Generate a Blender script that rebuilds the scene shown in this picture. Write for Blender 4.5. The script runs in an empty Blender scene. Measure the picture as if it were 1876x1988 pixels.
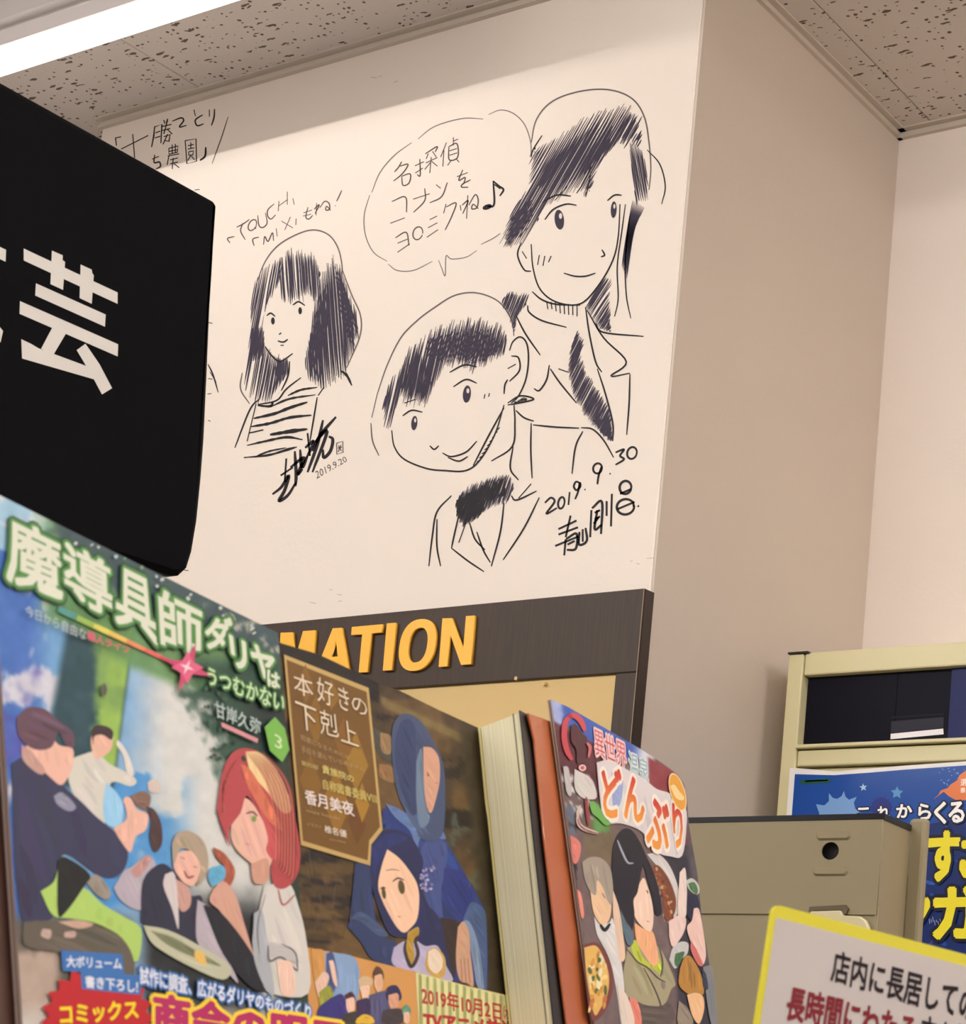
import bpy, bmesh, math, random
import numpy as np
from mathutils import Vector, Matrix
random.seed(7)
SC = bpy.context.scene
COL = SC.collection

# ------------------------------------------------------------ camera, world, exposure
YAW, PITCH, ROLL, FPX, CX, CY = 0.4720984, 0.1314733, 0.0596383, 3487.965, 1986.485, 1676.109
EYE = np.array([0.0, 0.0, 1.5])
def cam_axes():
    cy, sy, cp, sp = math.cos(YAW), math.sin(YAW), math.cos(PITCH), math.sin(PITCH)
    f = np.array([-sy*cp, cy*cp, sp]); r0 = np.array([cy, sy, 0.0]); u0 = np.cross(r0, f)
    r = r0*math.cos(ROLL) + u0*math.sin(ROLL); u = -r0*math.sin(ROLL) + u0*math.cos(ROLL)
    return r, u, f
AR, AU, AF = cam_axes()
cam = bpy.data.cameras.new('camera'); camo = bpy.data.objects.new('camera', cam); COL.objects.link(camo)
M = Matrix.Identity(4)
for i in range(3):
    M[i][0], M[i][1], M[i][2], M[i][3] = AR[i], AU[i], -AF[i], EYE[i]
camo.matrix_world = M
cam.sensor_fit = 'HORIZONTAL'; cam.sensor_width = 36.0
cam.lens = FPX/1876*36
cam.shift_x = -(CX - 938)/1876; cam.shift_y = (CY - 994)/1876
cam.clip_start = 0.02
cam.dof.use_dof = True; cam.dof.focus_distance = 1.75; cam.dof.aperture_fstop = 62
SC.camera = camo
w = bpy.data.worlds.new('world'); SC.world = w; w.use_nodes = True
w.node_tree.nodes['Background'].inputs[0].default_value = (1, .9, .8, 1)
w.node_tree.nodes['Background'].inputs[1].default_value = 0.05
SC.view_settings.view_transform = 'Standard'; SC.view_settings.look = 'None'
SC.view_settings.gamma = 1; SC.view_settings.use_curve_mapping = False
SC.view_settings.exposure = 1.84
LAMP_L = 25.0          # radiance of the room's light bars
LAMP_NEAR = 1.6        # the bar beside the drawn wall, turned down to avoid a hot spot
CEIL = 2.7
YW = 1.402             # face of the drawn wall
XE = -1.158            # its right-hand return
XL = -2.135
YF = 1.800             # far wall

# ------------------------------------------------------------ helpers
def lin(c):
    out = []
    for v in c[:3]:
        v = v/255.0
        out.append(v/12.92 if v <= .04045 else ((v+.055)/1.055)**2.4)
    return tuple(out)
def ray(x, y): return (x-CX)/FPX*AR - (y-CY)/FPX*AU + AF
def proj(p):
    q = np.asarray(p) - EYE; z = q @ AF
    return CX + FPX*(q @ AR)/z, CY - FPX*(q @ AU)/z
class Surf:
    """a flat face in the room: origin, right, up, outward normal"""
    def __init__(s, p0, d, up, n=None):
        s.p0 = np.array(p0, float); s.d = np.array(d, float); s.up = np.array(up, float)
        s.n = np.cross(s.d, s.up) if n is None else np.array(n, float)
        s.n /= np.linalg.norm(s.n)
        if s.n @ (EYE - s.p0) < 0: s.n = -s.n
    def hit(s, x, y):
        r = ray(x, y); return EYE + r*(((s.p0-EYE) @ s.n)/(r @ s.n))
    def st(s, x, y):
        a = s.hit(x, y) - s.p0; return a @ s.d, a @ s.up
    def pt(s, a, b, off=0.0): return s.p0 + s.d*a + s.up*b + s.n*off
    def px(s, x, y, off=0.0): return s.hit(x, y) + s.n*off
def mapper(x0, y0, k):
    return lambda pts: [(x0 + a/k, y0 + b/k) for a, b in pts]

MATS = {}
def mat(name, col, rough=.5, metal=0, spec=.5, bump=None, var=None, coat=0):
    if name in MATS: return MATS[name]
    m = bpy.data.materials.new(name); m.use_nodes = True; nt = m.node_tree; b = nt.nodes['Principled BSDF']
    b.inputs['Base Color'].default_value = (*lin(col), 1); b.inputs['Roughness'].default_value = rough
    b.inputs['Metallic'].default_value = metal; b.inputs['Specular IOR Level'].default_value = spec
    b.inputs['Coat Weight'].default_value = coat
    tc = nt.nodes.new('ShaderNodeTexCoord')
    if var:   # (scale, amount, stretch)
        mp = nt.nodes.new('ShaderNodeMapping'); mp.inputs['Scale'].default_value = var[2]
        nz = nt.nodes.new('ShaderNodeTexNoise'); nz.inputs['Scale'].default_value = var[0]; nz.inputs['Detail'].default_value = 6
        mx = nt.nodes.new('ShaderNodeMix'); mx.data_type = 'RGBA'
        l = lin(col); mx.inputs['A'].default_value = (*[v*(1-var[1]) for v in l], 1)
        mx.inputs['B'].default_value = (*[min(1, v*(1+var[1])) for v in l], 1)
        nt.links.new(tc.outputs['Object'], mp.inputs[0]); nt.links.new(mp.outputs[0], nz.inputs['Vector'])
        nt.links.new(nz.outputs[0], mx.inputs['Factor']); nt.links.new(mx.outputs['Result'], b.inputs['Base Color'])
    if bump:  # (scale, strength, distance)
        nz = nt.nodes.new('ShaderNodeTexNoise'); nz.inputs['Scale'].default_value = bump[0]; nz.inputs['Detail'].default_value = 4
        bp = nt.nodes.new('ShaderNodeBump'); bp.inputs['Strength'].default_value = bump[1]; bp.inputs['Distance'].default_value = bump[2]
        nt.links.new(tc.outputs['Object'], nz.inputs['Vector']); nt.links.new(nz.outputs[0], bp.inputs['Height'])
        nt.links.new(bp.outputs[0], b.inputs['Normal'])
    MATS[name] = m; return m
def print_mat(name, rough=.35, coat=0.0):
    """ink on paper: the colour is the print's own, kept per face"""
    if name in MATS: return MATS[name]
    m = bpy.data.materials.new(name); m.use_nodes = True; nt = m.node_tree; b = nt.nodes['Principled BSDF']
    a = nt.nodes.new('ShaderNodeAttribute'); a.attribute_name = 'print'
    nt.links.new(a.outputs['Color'], b.inputs['Base Color']); b.inputs['Roughness'].default_value = rough
    b.inputs['Specular IOR Level'].default_value = .22; b.inputs['Coat Weight'].default_value = coat; b.inputs['Coat Roughness'].default_value = .12
    MATS[name] = m; return m
def emit_mat(name, col, s):
    m = bpy.data.materials.new(name); m.use_nodes = True; nt = m.node_tree; nt.nodes.clear()
    e = nt.nodes.new('ShaderNodeEmission'); o = nt.nodes.new('ShaderNodeOutputMaterial')
    e.inputs[0].default_value = (*col, 1); e.inputs[1].default_value = s; nt.links.new(e.outputs[0], o.inputs[0]); return m

def link(name, me, parent=None, m=None):
    o = bpy.data.objects.new(name, me); COL.objects.link(o)
    if m is not None: me.materials.append(m)
    if parent is not None: o.parent = parent; o.matrix_parent_inverse = parent_inv(parent)
    return o
def parent_inv(p):
    mw = Matrix.Identity(4); q = p
    chain = []
    while q is not None: chain.append(q); q = q.parent
    for q in reversed(chain): mw = mw @ q.matrix_parent_inverse @ Matrix.Translation(q.location)
    return mw.inverted()
def thing(name, loc, label, cat, group=None):
    o = bpy.data.objects.new(name, None); COL.objects.link(o); o.location = Vector([float(v) for v in loc]); o.empty_display_size = .05
    o['label'] = label; o['category'] = cat
    if group: o['group'] = group
    return o
def mesh(verts, faces):
    me = bpy.data.meshes.new('m'); me.from_pydata([tuple(map(float, v)) for v in verts], [], faces); me.update(); return me
class MB:
    def __init__(s): s.v = []; s.f = []
    def prism(s, loop_a, loop_b):
        """solid between two equal loops"""
        k = len(s.v); n = len(loop_a); s.v += list(loop_a) + list(loop_b)
        s.f.append(tuple(k+i for i in range(n))); s.f.append(tuple(k+n+i for i in reversed(range(n))))
        for i in range(n):
            j = (i+1) % n; s.f.append((k+i, k+n+i, k+n+j, k+j))
        return s
    def box(s, lo, hi):
        (x0, y0, z0), (x1, y1, z1) = lo, hi
        return s.prism([(x0,y0,z0),(x0,y1,z0),(x1,y1,z0),(x1,y0,z0)], [(x0,y0,z1),(x0,y1,z1),(x1,y1,z1),(x1,y0,z1)])
    def sbox(s, S, a0, a1, b0, b1, c0, c1):
        P = lambda a, b, c: tuple(S.pt(a, b, c))
        return s.prism([P(a0,b0,c0),P(a0,b1,c0),P(a1,b1,c0),P(a1,b0,c0)], [P(a0,b0,c1),P(a0,b1,c1),P(a1,b1,c1),P(a1,b0,c1)])
    def slab(s, S, poly_st, c0, c1):
        return s.prism([tuple(S.pt(a, b, c0)) for a, b in poly_st], [tuple(S.pt(a, b, c1)) for a, b in poly_st])
    def build(s, name, m, parent=None, bevel=0, smooth=False):
        me = mesh(s.v, s.f)
        bm = bmesh.new(); bm.from_mesh(me); bmesh.ops.recalc_face_normals(bm, faces=bm.faces)
        if bevel:
            bmesh.ops.bevel(bm, geom=[e for e in bm.edges if e.calc_face_angle(0) > .5], offset=bevel, segments=2, affect='EDGES', profile=.5)
        bm.to_mesh(me); bm.free()
        if smooth: me.polygons.foreach_set('use_smooth', [True]*len(me.polygons))
        return link(name, me, parent, m)
def struct(o): o['kind'] = 'structure'; return o

# --- lettering outlines, taken once from Blender's own fonts
GL = {}
def glyph(text, weight=0.0):
    k = (text, round(weight, 4))
    if k not in GL:
        c = bpy.data.curves.new('g', 'FONT'); c.body = text; c.size = 1; c.resolution_u = 2; c.offset = weight
        o = bpy.data.objects.new('g', c); COL.objects.link(o)
        dg = bpy.context.evaluated_depsgraph_get(); dg.update()
        me = bpy.data.meshes.new_from_object(o.evaluated_get(dg))
        v = np.array([(p.co.x, p.co.y) for p in me.vertices]); f = [tuple(p.vertices) for p in me.polygons]
        bpy.data.objects.remove(o); bpy.data.curves.remove(c); bpy.data.meshes.remove(me)
        GL[k] = (v, f)
    return GL[k]
def smooth(pts, n=6):
    if len(pts) < 3: return [tuple(p) for p in pts]
    P = [np.array(p, float) for p in pts]; P = [2*P[0]-P[1]] + P + [2*P[-1]-P[-2]]; out = []
    for i in range(1, len(P)-2):
        for k in range(n):
            t = k/n; a, b, c, d = P[i-1:i+3]
            out.append(tuple(.5*((2*b) + (c-a)*t + (2*a-5*b+4*c-d)*t*t + (3*b-a-3*c+d)*t**3)))
    out.append(tuple(P[-2])); return out
def ellipse(cx, cy, rx, ry, rot=0, n=20):
    c, s = math.cos(rot), math.sin(rot)
    return [(cx + rx*math.cos(t)*c - ry*math.sin(t)*s, cy + rx*math.cos(t)*s + ry*math.sin(t)*c) for t in [2*math.pi*i/n for i in range(n)]]
class Print:
    """flat print or ink lying on a face; each layer a hair above the last"""
    def __init__(s, S, base=1.5e-4, step=5e-6): s.step = step; s.S = S; s.v = []; s.f = []; s.c = []; s.L = 0; s.base = base
    def off(s): return s.base + s.L*s.step
    def up(s, n=1): s.L += n; return s
    def poly(s, pts, col, lay=True):
        if lay: s.L += 1
        k = len(s.v); s.v += [s.S.px(x, y, s.off()) for x, y in pts]; s.f.append(tuple(range(k, k+len(pts)))); s.c.append(lin(col)); return s
    def blob(s, pts, col, n=5, brush=True):
        P = smooth(list(pts)+[pts[0]], n)[:-1]; s.poly(P, col)
        Q = np.array(P); ext = Q.max(0)-Q.min(0); sz = float(min(ext))
        if brush and sz > 9:   # visible brushwork: tapering strokes of nearby tones
            rnd = random.Random(int(sum(col)+len(P)+P[0][0])); ang = (1.25 if ext[1] > ext[0] else .35) + rnd.uniform(-.35, .35)
            s.L += 1; c_, sn = math.cos(ang), math.sin(ang); Z = [(x*c_+y*sn, -x*sn+y*c_) for x, y in P]
            lo, hi = min(z[1] for z in Z), max(z[1] for z in Z); g = max(2.6, sz/11); v = lo+g
            while v < hi-g*.5:
                xs = sorted(a+(v-b)/(f-b)*(e-a) for (a, b), (e, f) in zip(Z, Z[1:]+Z[:1]) if (b <= v) != (f <= v))
                for a, b in zip(xs[::2], xs[1::2]):
                    L = b-a; s.L += .08
                    if L < 5 or rnd.random() < .25: continue
                    x0 = a+L*rnd.uniform(.04, .4); x1 = b-L*rnd.uniform(.04, .4); m = rnd.choice((.95, .97, 1.03, 1.05) if sum(col) > 470 else (.84, .91, 1.08, 1.16, 1.05, .94))
                    cc = [min(255, ch*m+rnd.uniform(-5, 5)) for ch in col]; cc = [max(0, x) for x in cc]
                    s.stroke([(x*c_-y*sn, x*sn+y*c_) for x, y in ((x0, v), ((x0+x1)/2, v+rnd.uniform(-1, 1)*g*.4), (x1, v))], g*rnd.uniform(.5, 1.05), cc, 1.0)
                v += g*rnd.uniform(.7, 1.3)
        return s
    def stroke(s, pts, w, col=(30, 26, 30), taper=.5, curve=True, lay=False, jit=0):
        P = np.array(smooth(pts) if curve else pts, float)
        if len(P) < 2: return s
        T = np.gradient(P, axis=0); T /= np.maximum(np.linalg.norm(T, axis=1, keepdims=True), 1e-6)
        N = np.stack([-T[:, 1], T[:, 0]], 1); t = np.linspace(0, 1, len(P))
        ww = w/2*(1 - taper*np.abs(2*t-1)**3)
        if jit: ww = ww*(1+jit*np.array([random.uniform(-1, 1) for _ in t]))
        if lay: s.L += 1
        k = len(s.v); n = len(P)
        for a in list(P + N*ww[:, None]) + list(P - N*ww[:, None]): s.v.append(s.S.px(a[0], a[1], s.off()))
        for i in range(n-1): s.f.append((k+i, k+i+1, k+n+i+1, k+n+i)); s.c.append(lin(col))
        return s
    def hatch(s, poly, ang, gap, w, col=(45, 38, 52), over=6, seed=1, skip=.04, wob=.12):
        rnd = random.Random(seed); c, sn = math.cos(ang), math.sin(ang)
        Q = [(x*c + y*sn, -x*sn + y*c) for x, y in poly]
        lo, hi = min(q[1] for q in Q), max(q[1] for q in Q); v = lo
        while v < hi:
            xs = []
            for i in range(len(Q)):
                (a, b), (e, f) = Q[i], Q[(i+1) % len(Q)]
                if (b <= v) != (f <= v): xs.append(a + (v-b)/(f-b)*(e-a))
            xs.sort()
            for a, b in zip(xs[::2], xs[1::2]):
                if rnd.random() < skip or b-a < 2: continue
                s.L += .06; a -= rnd.uniform(-over*.6, over); b += rnd.uniform(-over*.6, over)
                dv = rnd.uniform(-wob, wob)*gap*3
                p = [(a, v), ((a+b)/2, v+dv), (b, v+rnd.uniform(-1, 1)*gap*.5)]
                s.stroke([(x*c - y*sn, x*sn + y*c) for x, y in p], w*rnd.uniform(.7, 1.25), col, .7)
            v += gap*rnd.uniform(.75, 1.25)
        return s
    def text(s, body, quad, col, weight=0.0, lines=None, pad=1.0):
        """fit a string into a four-cornered patch TL,TR,BR,BL; lines = [(extra weight, colour)] drawn beneath"""
        v, f = glyph(body, 0.0); lo, hi = v.min(0)-max(weight, 0), v.max(0)+max(weight, 0); q = [np.array(a, float) for a in quad]
        for wt, cc in list(lines or []) + [(0, col)]:
            s.L += 1; w_ = weight+wt; n_ = 0 if w_ <= .004 else (4 if w_ <= .03 else 8 if w_ < .06 else 12)
            sh = [(w_*math.cos(2*math.pi*(i+.5)/n_), w_*math.sin(2*math.pi*(i+.5)/n_)) for i in range(n_)] or [(0, 0)]
            if w_ > .07: sh += [(x*.5, y*.5) for x, y in sh[::2]]
            grad = isinstance(cc[0], tuple)
            for dx, dy in sh:
                s.L += .3; k = len(s.v); uv = (v+[dx, dy]-lo)/(hi-lo); A, T = uv[:, :1], 1-uv[:, 1:]
                P = q[0]*(1-A)*(1-T) + q[1]*A*(1-T) + q[2]*A*T + q[3]*(1-A)*T
                for p in P: s.v.append(s.S.px(p[0], p[1], s.off()))
                if grad:
                    c0, c1 = np.array(lin(cc[0])), np.array(lin(cc[1]))
                    vc = [tuple(c0*(1-t)+c1*t) for t in np.clip(T[:, 0]*1.3-.15, 0, 1)]
                for g in f: s.f.append(tuple(k+i for i in g)); s.c.append([vc[i] for i in g] if grad else lin(cc))
        return s
    def build(s, name, parent, m, label=None):
        me = mesh(s.v, s.f); ca = me.color_attributes.new('print', 'FLOAT_COLOR', 'CORNER')
        arr = np.ones((len(me.loops), 4), 'f'); i = 0
        for g, c in zip(s.f, s.c): arr[i:i+len(g), :3] = c; i += len(g)
        ca.data.foreach_set('color', arr.ravel())
        o = link(name, me, parent, m)
        if label: o['label'] = label
        return o
def noise2(x, y, sc, seed=0, octs=4):
    rs = np.random.RandomState(seed); T = rs.rand(64, 64); out = 0; amp = 1; tot = 0
    for o in range(octs):
        u, v = x/sc*2**o, y/sc*2**o; i, j = np.floor(u).astype(int), np.floor(v).astype(int); a, b = u-i, v-j
        a = a*a*(3-2*a); b = b*b*(3-2*b); g = lambda p, q: T[(p+o*7) % 64, (q+o*13) % 64]
        out = out + amp*((g(i, j)*(1-a)+g(i+1, j)*a)*(1-b) + (g(i, j+1)*(1-a)+g(i+1, j+1)*a)*b); tot += amp; amp *= .5
    return out/tot
def painted_grid(S, a0, a1, b0, b1, nx, ny, func, off, parent, m, name, K=1.0, shape=None, label=None):
    """a printed ground: colour varies smoothly over it. shape(u,v)->pixel gives a warped outline"""
    V = []; XY = []
    for j in range(ny+1):
        for i in range(nx+1):
            u, v = i/nx, j/ny
            if shape: x, y = shape(u, v); p = S.px(x, y, off)
            else: p = S.pt(a0+(a1-a0)*u, b1+(b0-b1)*v, off); x, y = proj(p)
            V.append(p); XY.append((x, y))
    F = [(j*(nx+1)+i, j*(nx+1)+i+1, (j+1)*(nx+1)+i+1, (j+1)*(nx+1)+i) for j in range(ny) for i in range(nx)]
    XY = np.array(XY); rgb = np.clip(func(XY[:, 0], XY[:, 1]), 0, 255)/255.0
    rgb = np.where(rgb <= .04045, rgb/12.92, ((rgb+.055)/1.055)**2.4)*K
    me = mesh(V, F); ca = me.color_attributes.new('print', 'FLOAT_COLOR', 'POINT')
    ca.data.foreach_set('color', np.concatenate([rgb, np.ones((len(V), 1))], 1).astype('f').ravel())
    o = link(name, me, parent, m)
    if label: o['label'] = label
    return o
def mixc(base, col, m): return base*(1-m[:, None]) + np.array(col, float)[None, :]*m[:, None]
def sstep(x, a, b): t = np.clip((x-a)/(b-a), 0, 1); return t*t*(3-2*t)
def fill_curve(S, loops, c0, c1, name, m, parent, bevel=0):
    """solid cut-out with holes: loops in face coordinates"""
    c = bpy.data.curves.new('g', 'CURVE'); c.dimensions = '2D'; c.fill_mode = 'BOTH'; c.extrude = abs(c1-c0)/2; c.bevel_depth = bevel
    for lp in loops:
        sp = c.splines.new('POLY'); sp.points.add(len(lp)-1); sp.use_cyclic_u = True
        for i, (a, b) in enumerate(lp): sp.points[i].co = (a*100, b*100, 0, 1)
    c.extrude *= 100; c.bevel_depth *= 100
    o = bpy.data.objects.new('g', c); COL.objects.link(o); dg = bpy.context.evaluated_depsgraph_get(); dg.update()
    me = bpy.data.meshes.new_from_object(o.evaluated_get(dg)); bpy.data.objects.remove(o); bpy.data.curves.remove(c)
    mid = (c0+c1)/2
    for v in me.vertices: v.co = Vector(S.pt(v.co.x/100, v.co.y/100, mid+v.co.z/100))
    bm = bmesh.new(); bm.from_mesh(me); bmesh.ops.remove_doubles(bm, verts=bm.verts, dist=1e-6); bmesh.ops.recalc_face_normals(bm, faces=bm.faces); bm.to_mesh(me); bm.free()
    me.materials.clear(); return link(name, me, parent, m)

# ------------------------------------------------------------ materials of the room
m_wall = mat('white_painted_wall', (236, 222, 208), .62, bump=(160, .12, .002), var=(3, .03, (1, 1, 1)))
m_wall2 = mat('beige_painted_wall', (236, 222, 211), .65, bump=(160, .12, .002), var=(2.2, .05, (1, 1, 1)))
m_trim = mat('ceiling_trim', (205, 192, 178), .4)
m_floor = mat('vinyl_floor', (150, 146, 142), .5, var=(4, .08, (1, 1, 1)))
m_black = mat('black_plastic', (14, 13, 18), .35)
def tile_mat():
    m = bpy.data.materials.new('fissured_tile'); m.use_nodes = True; nt = m.node_tree; b = nt.nodes['Principled BSDF']; N = nt.nodes; L = nt.links
    geo = N.new('ShaderNodeNewGeometry')
    def math_(op, a, bv=None):
        n = N.new('ShaderNodeMath'); n.operation = op
        for i, v in enumerate((a, bv)):
            if v is None: continue
            if isinstance(v, (int, float)): n.inputs[i].default_value = v
            else: L.new(v, n.inputs[i])
        return n.outputs[0]
    def layer(scale, stretch, thr, wthr, rot, wob, offs):
        mp = N.new('ShaderNodeMapping'); mp.inputs['Scale'].default_value = stretch; mp.inputs['Rotation'].default_value = (0, 0, rot); mp.inputs['Location'].default_value = (offs, offs*1.7, 0)
        nz = N.new('ShaderNodeTexNoise'); nz.inputs['Scale'].default_value = 90; nz.inputs['Detail'].default_value = 3
        L.new(geo.outputs['Position'], nz.inputs['Vector'])
        ad = N.new('ShaderNodeMix'); ad.data_type = 'RGBA'; ad.blend_type = 'LINEAR_LIGHT'; ad.inputs['Factor'].default_value = wob
        L.new(geo.outputs['Position'], ad.inputs['A']); L.new(nz.outputs['Color'], ad.inputs['B'])
        L.new(ad.outputs['Result'], mp.inputs[0])
        vo = N.new('ShaderNodeTexVoronoi'); vo.inputs['Scale'].default_value = scale; vo.voronoi_dimensions = '2D'; L.new(mp.outputs[0], vo.inputs['Vector'])
        sep = N.new('ShaderNodeSeparateColor'); L.new(vo.outputs['Color'], sep.inputs[0])
        size = math_('MULTIPLY', sep.outputs[1], thr)
        near = math_('LESS_THAN', vo.outputs['Distance'], size)
        keep = math_('GREATER_THAN', sep.outputs[0], wthr)
        return math_('MULTIPLY', near, keep)
    a = layer(88, (.40, 1.7, 1), .28, .68, .12, .004, .3)
    d = layer(120, (.8, 1.1, 1), .25, .62, 0, .002, 2.1)
    mk = math_('MAXIMUM', a, d)
    fine = N.new('ShaderNodeTexNoise'); fine.inputs['Scale'].default_value = 420; L.new(geo.outputs['Position'], fine.inputs['Vector'])
    mx = N.new('ShaderNodeMix'); mx.data_type = 'RGBA'; L.new(mk, mx.inputs['Factor'])
    mx.inputs['A'].default_value = (*lin((210, 200, 192)), 1); mx.inputs['B'].default_value = (*lin((104, 88, 78)), 1)
    L.new(mx.outputs['Result'], b.inputs['Base Color']); b.inputs['Roughness'].default_value = .9
    h = math_('SUBTRACT', math_('MULTIPLY', fine.outputs[0], .15), mk)
    bp = N.new('ShaderNodeBump'); bp.inputs['Strength'].default_value = .6; bp.inputs['Distance'].default_value = .0015
    L.new(h, bp.inputs['Height']); L.new(bp.outputs[0], b.inputs['Normal']); return m
m_tile = tile_mat()

# ------------------------------------------------------------ the room
X0, X1, Y0 = -3.6, 3.0, -3.2
struct(MB().box((X0-.1, Y0-.1, -.1), (X1+.1, YF+.1, 0)).build('floor', m_floor))
ceiling = struct(MB().box((X0-.1, Y0-.1, CEIL+.012), (X1+.1, YF+.1, CEIL+.1)).build('ceiling', m_tile))
me_tile = None
tx0 = -1.105 - .832*3; ty0 = 1.484 - .416*11
for i in range(8):
    for j in range(13):
        ax, ay = tx0+.832*i, ty0+.416*j
        bx, by = min(ax+.832, X1), min(ay+.416, YF+.02)
        if ax >= X1 or ay >= YF: continue
        full = (bx-ax > .83 and by-ay > .41)
        if full and me_tile is not None: t = link('ceiling_tile', me_tile, ceiling)
        else:
            t = MB().box((.0006, .0006, 0), (bx-ax-.0006, by-ay-.0006, .0115)).build('ceiling_tile', m_tile, None, bevel=.0012); t.parent = ceiling
            if full: me_tile = t.data
        t.location = (ax, ay, CEIL)
wall_back = struct(MB().box((XL, YW, 0), (XE, YF+.05, CEIL+.01)).build('wall_back', m_wall, bevel=.003))
wall_back.name = 'wall_back'
# the return: same paint as the walls, its shade put into a darker colour
wall_right = struct(MB().box((XE+.0002, YW+.0005, 0), (XE+.003, YF, CEIL+.01)).build('wall_side', mat('side_wall_shaded_paint', (206, 191, 176), .65, bump=(160, .12, .002), var=(2.2, .05, (1, 1, 1)))))
wall_far = struct(MB().box((X0-.1, YF, -.05), (X1+.1, YF+.1, CEIL+.05)).build('wall_far', m_wall2))
struct(MB().box((X0-.1, Y0, -.05), (X0, YF, CEIL+.05)).build('wall_left', mat('muted_shop_wall', (138, 126, 114), .7)))
struct(MB().box((X1, Y0, -.05), (X1+.1, YF, CEIL+.05)).build('wall_right', mat('muted_shop_wall', (138, 126, 114), .7)))
struct(MB().box((X0-.1, Y0-.1, -.05), (X1+.1, Y0, CEIL+.05)).build('wall_front', mat('muted_shop_wall', (138, 126, 114), .7)))
def trim_run(name, lo, hi, axis):
    mb = MB(); (ax, ay), (bx, by) = lo, hi
    if axis == 'x':
        mb.box((ax, ay-.012, CEIL-.002), (bx, ay, CEIL)); mb.box((ax, ay-.0035, CEIL-.009), (bx, ay, CEIL-.002)); mb.box((ax, ay-.006, CEIL-.0105), (bx, ay, CEIL-.0085))
    else:
        mb.box((ax, ay, CEIL-.002), (ax+.012, by, CEIL)); mb.box((ax, ay, CEIL-.009), (ax+.0035, by, CEIL-.002)); mb.box((ax, ay, CEIL-.0105), (ax+.006, by, CEIL-.0085))
    return struct(mb.build(name, m_trim))
trim_run('trim_1', (XL, YW), (XE+.004, YW), 'x')
trim_run('trim_2', (XE+.003, YW-.004), (XE+.003, YF), 'y')
trim_run('trim_3', (XE+.003, YF), (X1, YF), 'x')
trim_run('trim_4', (X0, YF), (XL, YF), 'x')

# ------------------------------------------------------------ light fixtures
m_house = mat('white_enamel_fixture', (206, 196, 192), .35)
e_far = emit_mat('light_bar', (1.0, .985, .965), LAMP_L); e_near = emit_mat('light_bar_dim', (1.0, .985, .97), LAMP_NEAR)
def fixture_meshes(L=1.24):
    # profile in (y, z): shallow wings and a hanging bar with a rounded lens
    H = MB(); z = CEIL
    wing = [(-.150, z), (-.150, z-.010), (-.030, z-.046), (-.017, z-.048), (-.016, z-.066), (.016, z-.066), (.017, z-.046), (.026, z-.010), (.026, z)]
    H.prism([(-L/2, a, b) for a, b in wing], [(L/2, a, b) for a, b in wing])
    n = 10; lens = [(-.0135, z-.066)] + [(.0135*-math.cos(math.pi*i/n), z-.070-.018*math.sin(math.pi*i/n)) for i in range(n+1)] + [(.0135, z-.066)]
    D = MB(); D.prism([(-L/2+.01, a, b) for a, b in lens], [(L/2-.01, a, b) for a, b in lens])
    caps = []
    for sx in (-1, 1):
        x = sx*(L/2); caps.append(MB().box((min(x, x+sx*.004), -.018, z-.070), (max(x, x+sx*.004), .018, z-.002)))
    return H, D, caps
protos = {}
def fixture(x, y, near):
    t = thing('ceiling_light', (x, y, CEIL),
              'long white fluorescent bar light at the top left, in front of the drawn wall' if near else 'long white bar light in a row on the shop ceiling', 'light',
              None if near else 'ceiling bar lights over the shop floor')
    k = near
    if k not in protos:
        H, D, E = fixture_meshes()
        obs = [H.build('housing', m_house, None, bevel=.002), D.build('diffuser', e_near if near else e_far, None, smooth=True), E[0].build('end_cap', m_house), E[1].build('end_cap', m_house)]
        for o in obs:
            for v in o.data.vertices: v.co.z -= CEIL
            o.parent = t
        protos[k] = [(o.name.split('.')[0], o.data) for o in obs]
    else:
        for nm, me in protos[k]: o = bpy.data.objects.new(nm, me); COL.objects.link(o); o.parent = t
    return t
YN = 1.181
ln = fixture(-2.02, YN, True)
fixture(.55, YN, False); fixture(1.95, YN, False)
for y in (-.25, -1.75):
    for x in (-2.6, -1.2, .2, 1.6): fixture(x, y, False)
# ------------------------------------------------------------ marker drawings and writing on the wall
SW = Surf((XE, YW, 0), (1, 0, 0), (0, 0, 1))
m_ink = print_mat('marker_ink', .5)
W1, W4, W5, W6 = mapper(0, 0, 1.996), mapper(420, 350, 3.157), mapper(680, 80, 2.842), mapper(680, 540, 2.842)
INK, PEN, PURP = (32, 26, 30), (92, 80, 76), (58, 50, 66)
def pen(P, f, lists, w, col, taper=.4, curve=True):
    for l in lists: P.stroke(f(l), w, col, taper, curve)
p = Print(SW, 1.5e-4, 1.2e-5)
pen(p, W1, [[(470,530),(448,535),(452,565)], [(470,578),(575,525)], [(515,520),(522,612)], [(600,490),(596,530),(588,570)], [(600,492),(628,482),(624,555)],
  [(603,515),(622,508)], [(600,535),(622,528)], [(635,465),(640,480)], [(650,460),(645,478)], [(630,490),(665,482)], [(630,506),(660,498)], [(650,466),(635,520)],
  [(648,500),(668,520)], [(635,530),(660,522),(655,548),(640,545)], [(650,520),(632,560)]], 3, INK, .3, False)
pen(p, W1, [[(668,470),(702,457),(712,468),(696,492),(724,486)], [(752,425),(758,450)], [(786,445),(758,465),(765,487),(790,480)], [(812,425),(812,452)], [(832,422),(830,455),(820,487)]], 3, INK)
p.stroke(W1([(885,452),(858,535),(822,635)]), 2, PEN)
pen(p, W1, [[(590,617),(616,606)], [(600,600),(598,630),(618,628),(622,645),(605,655)]], 3, INK)
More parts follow.
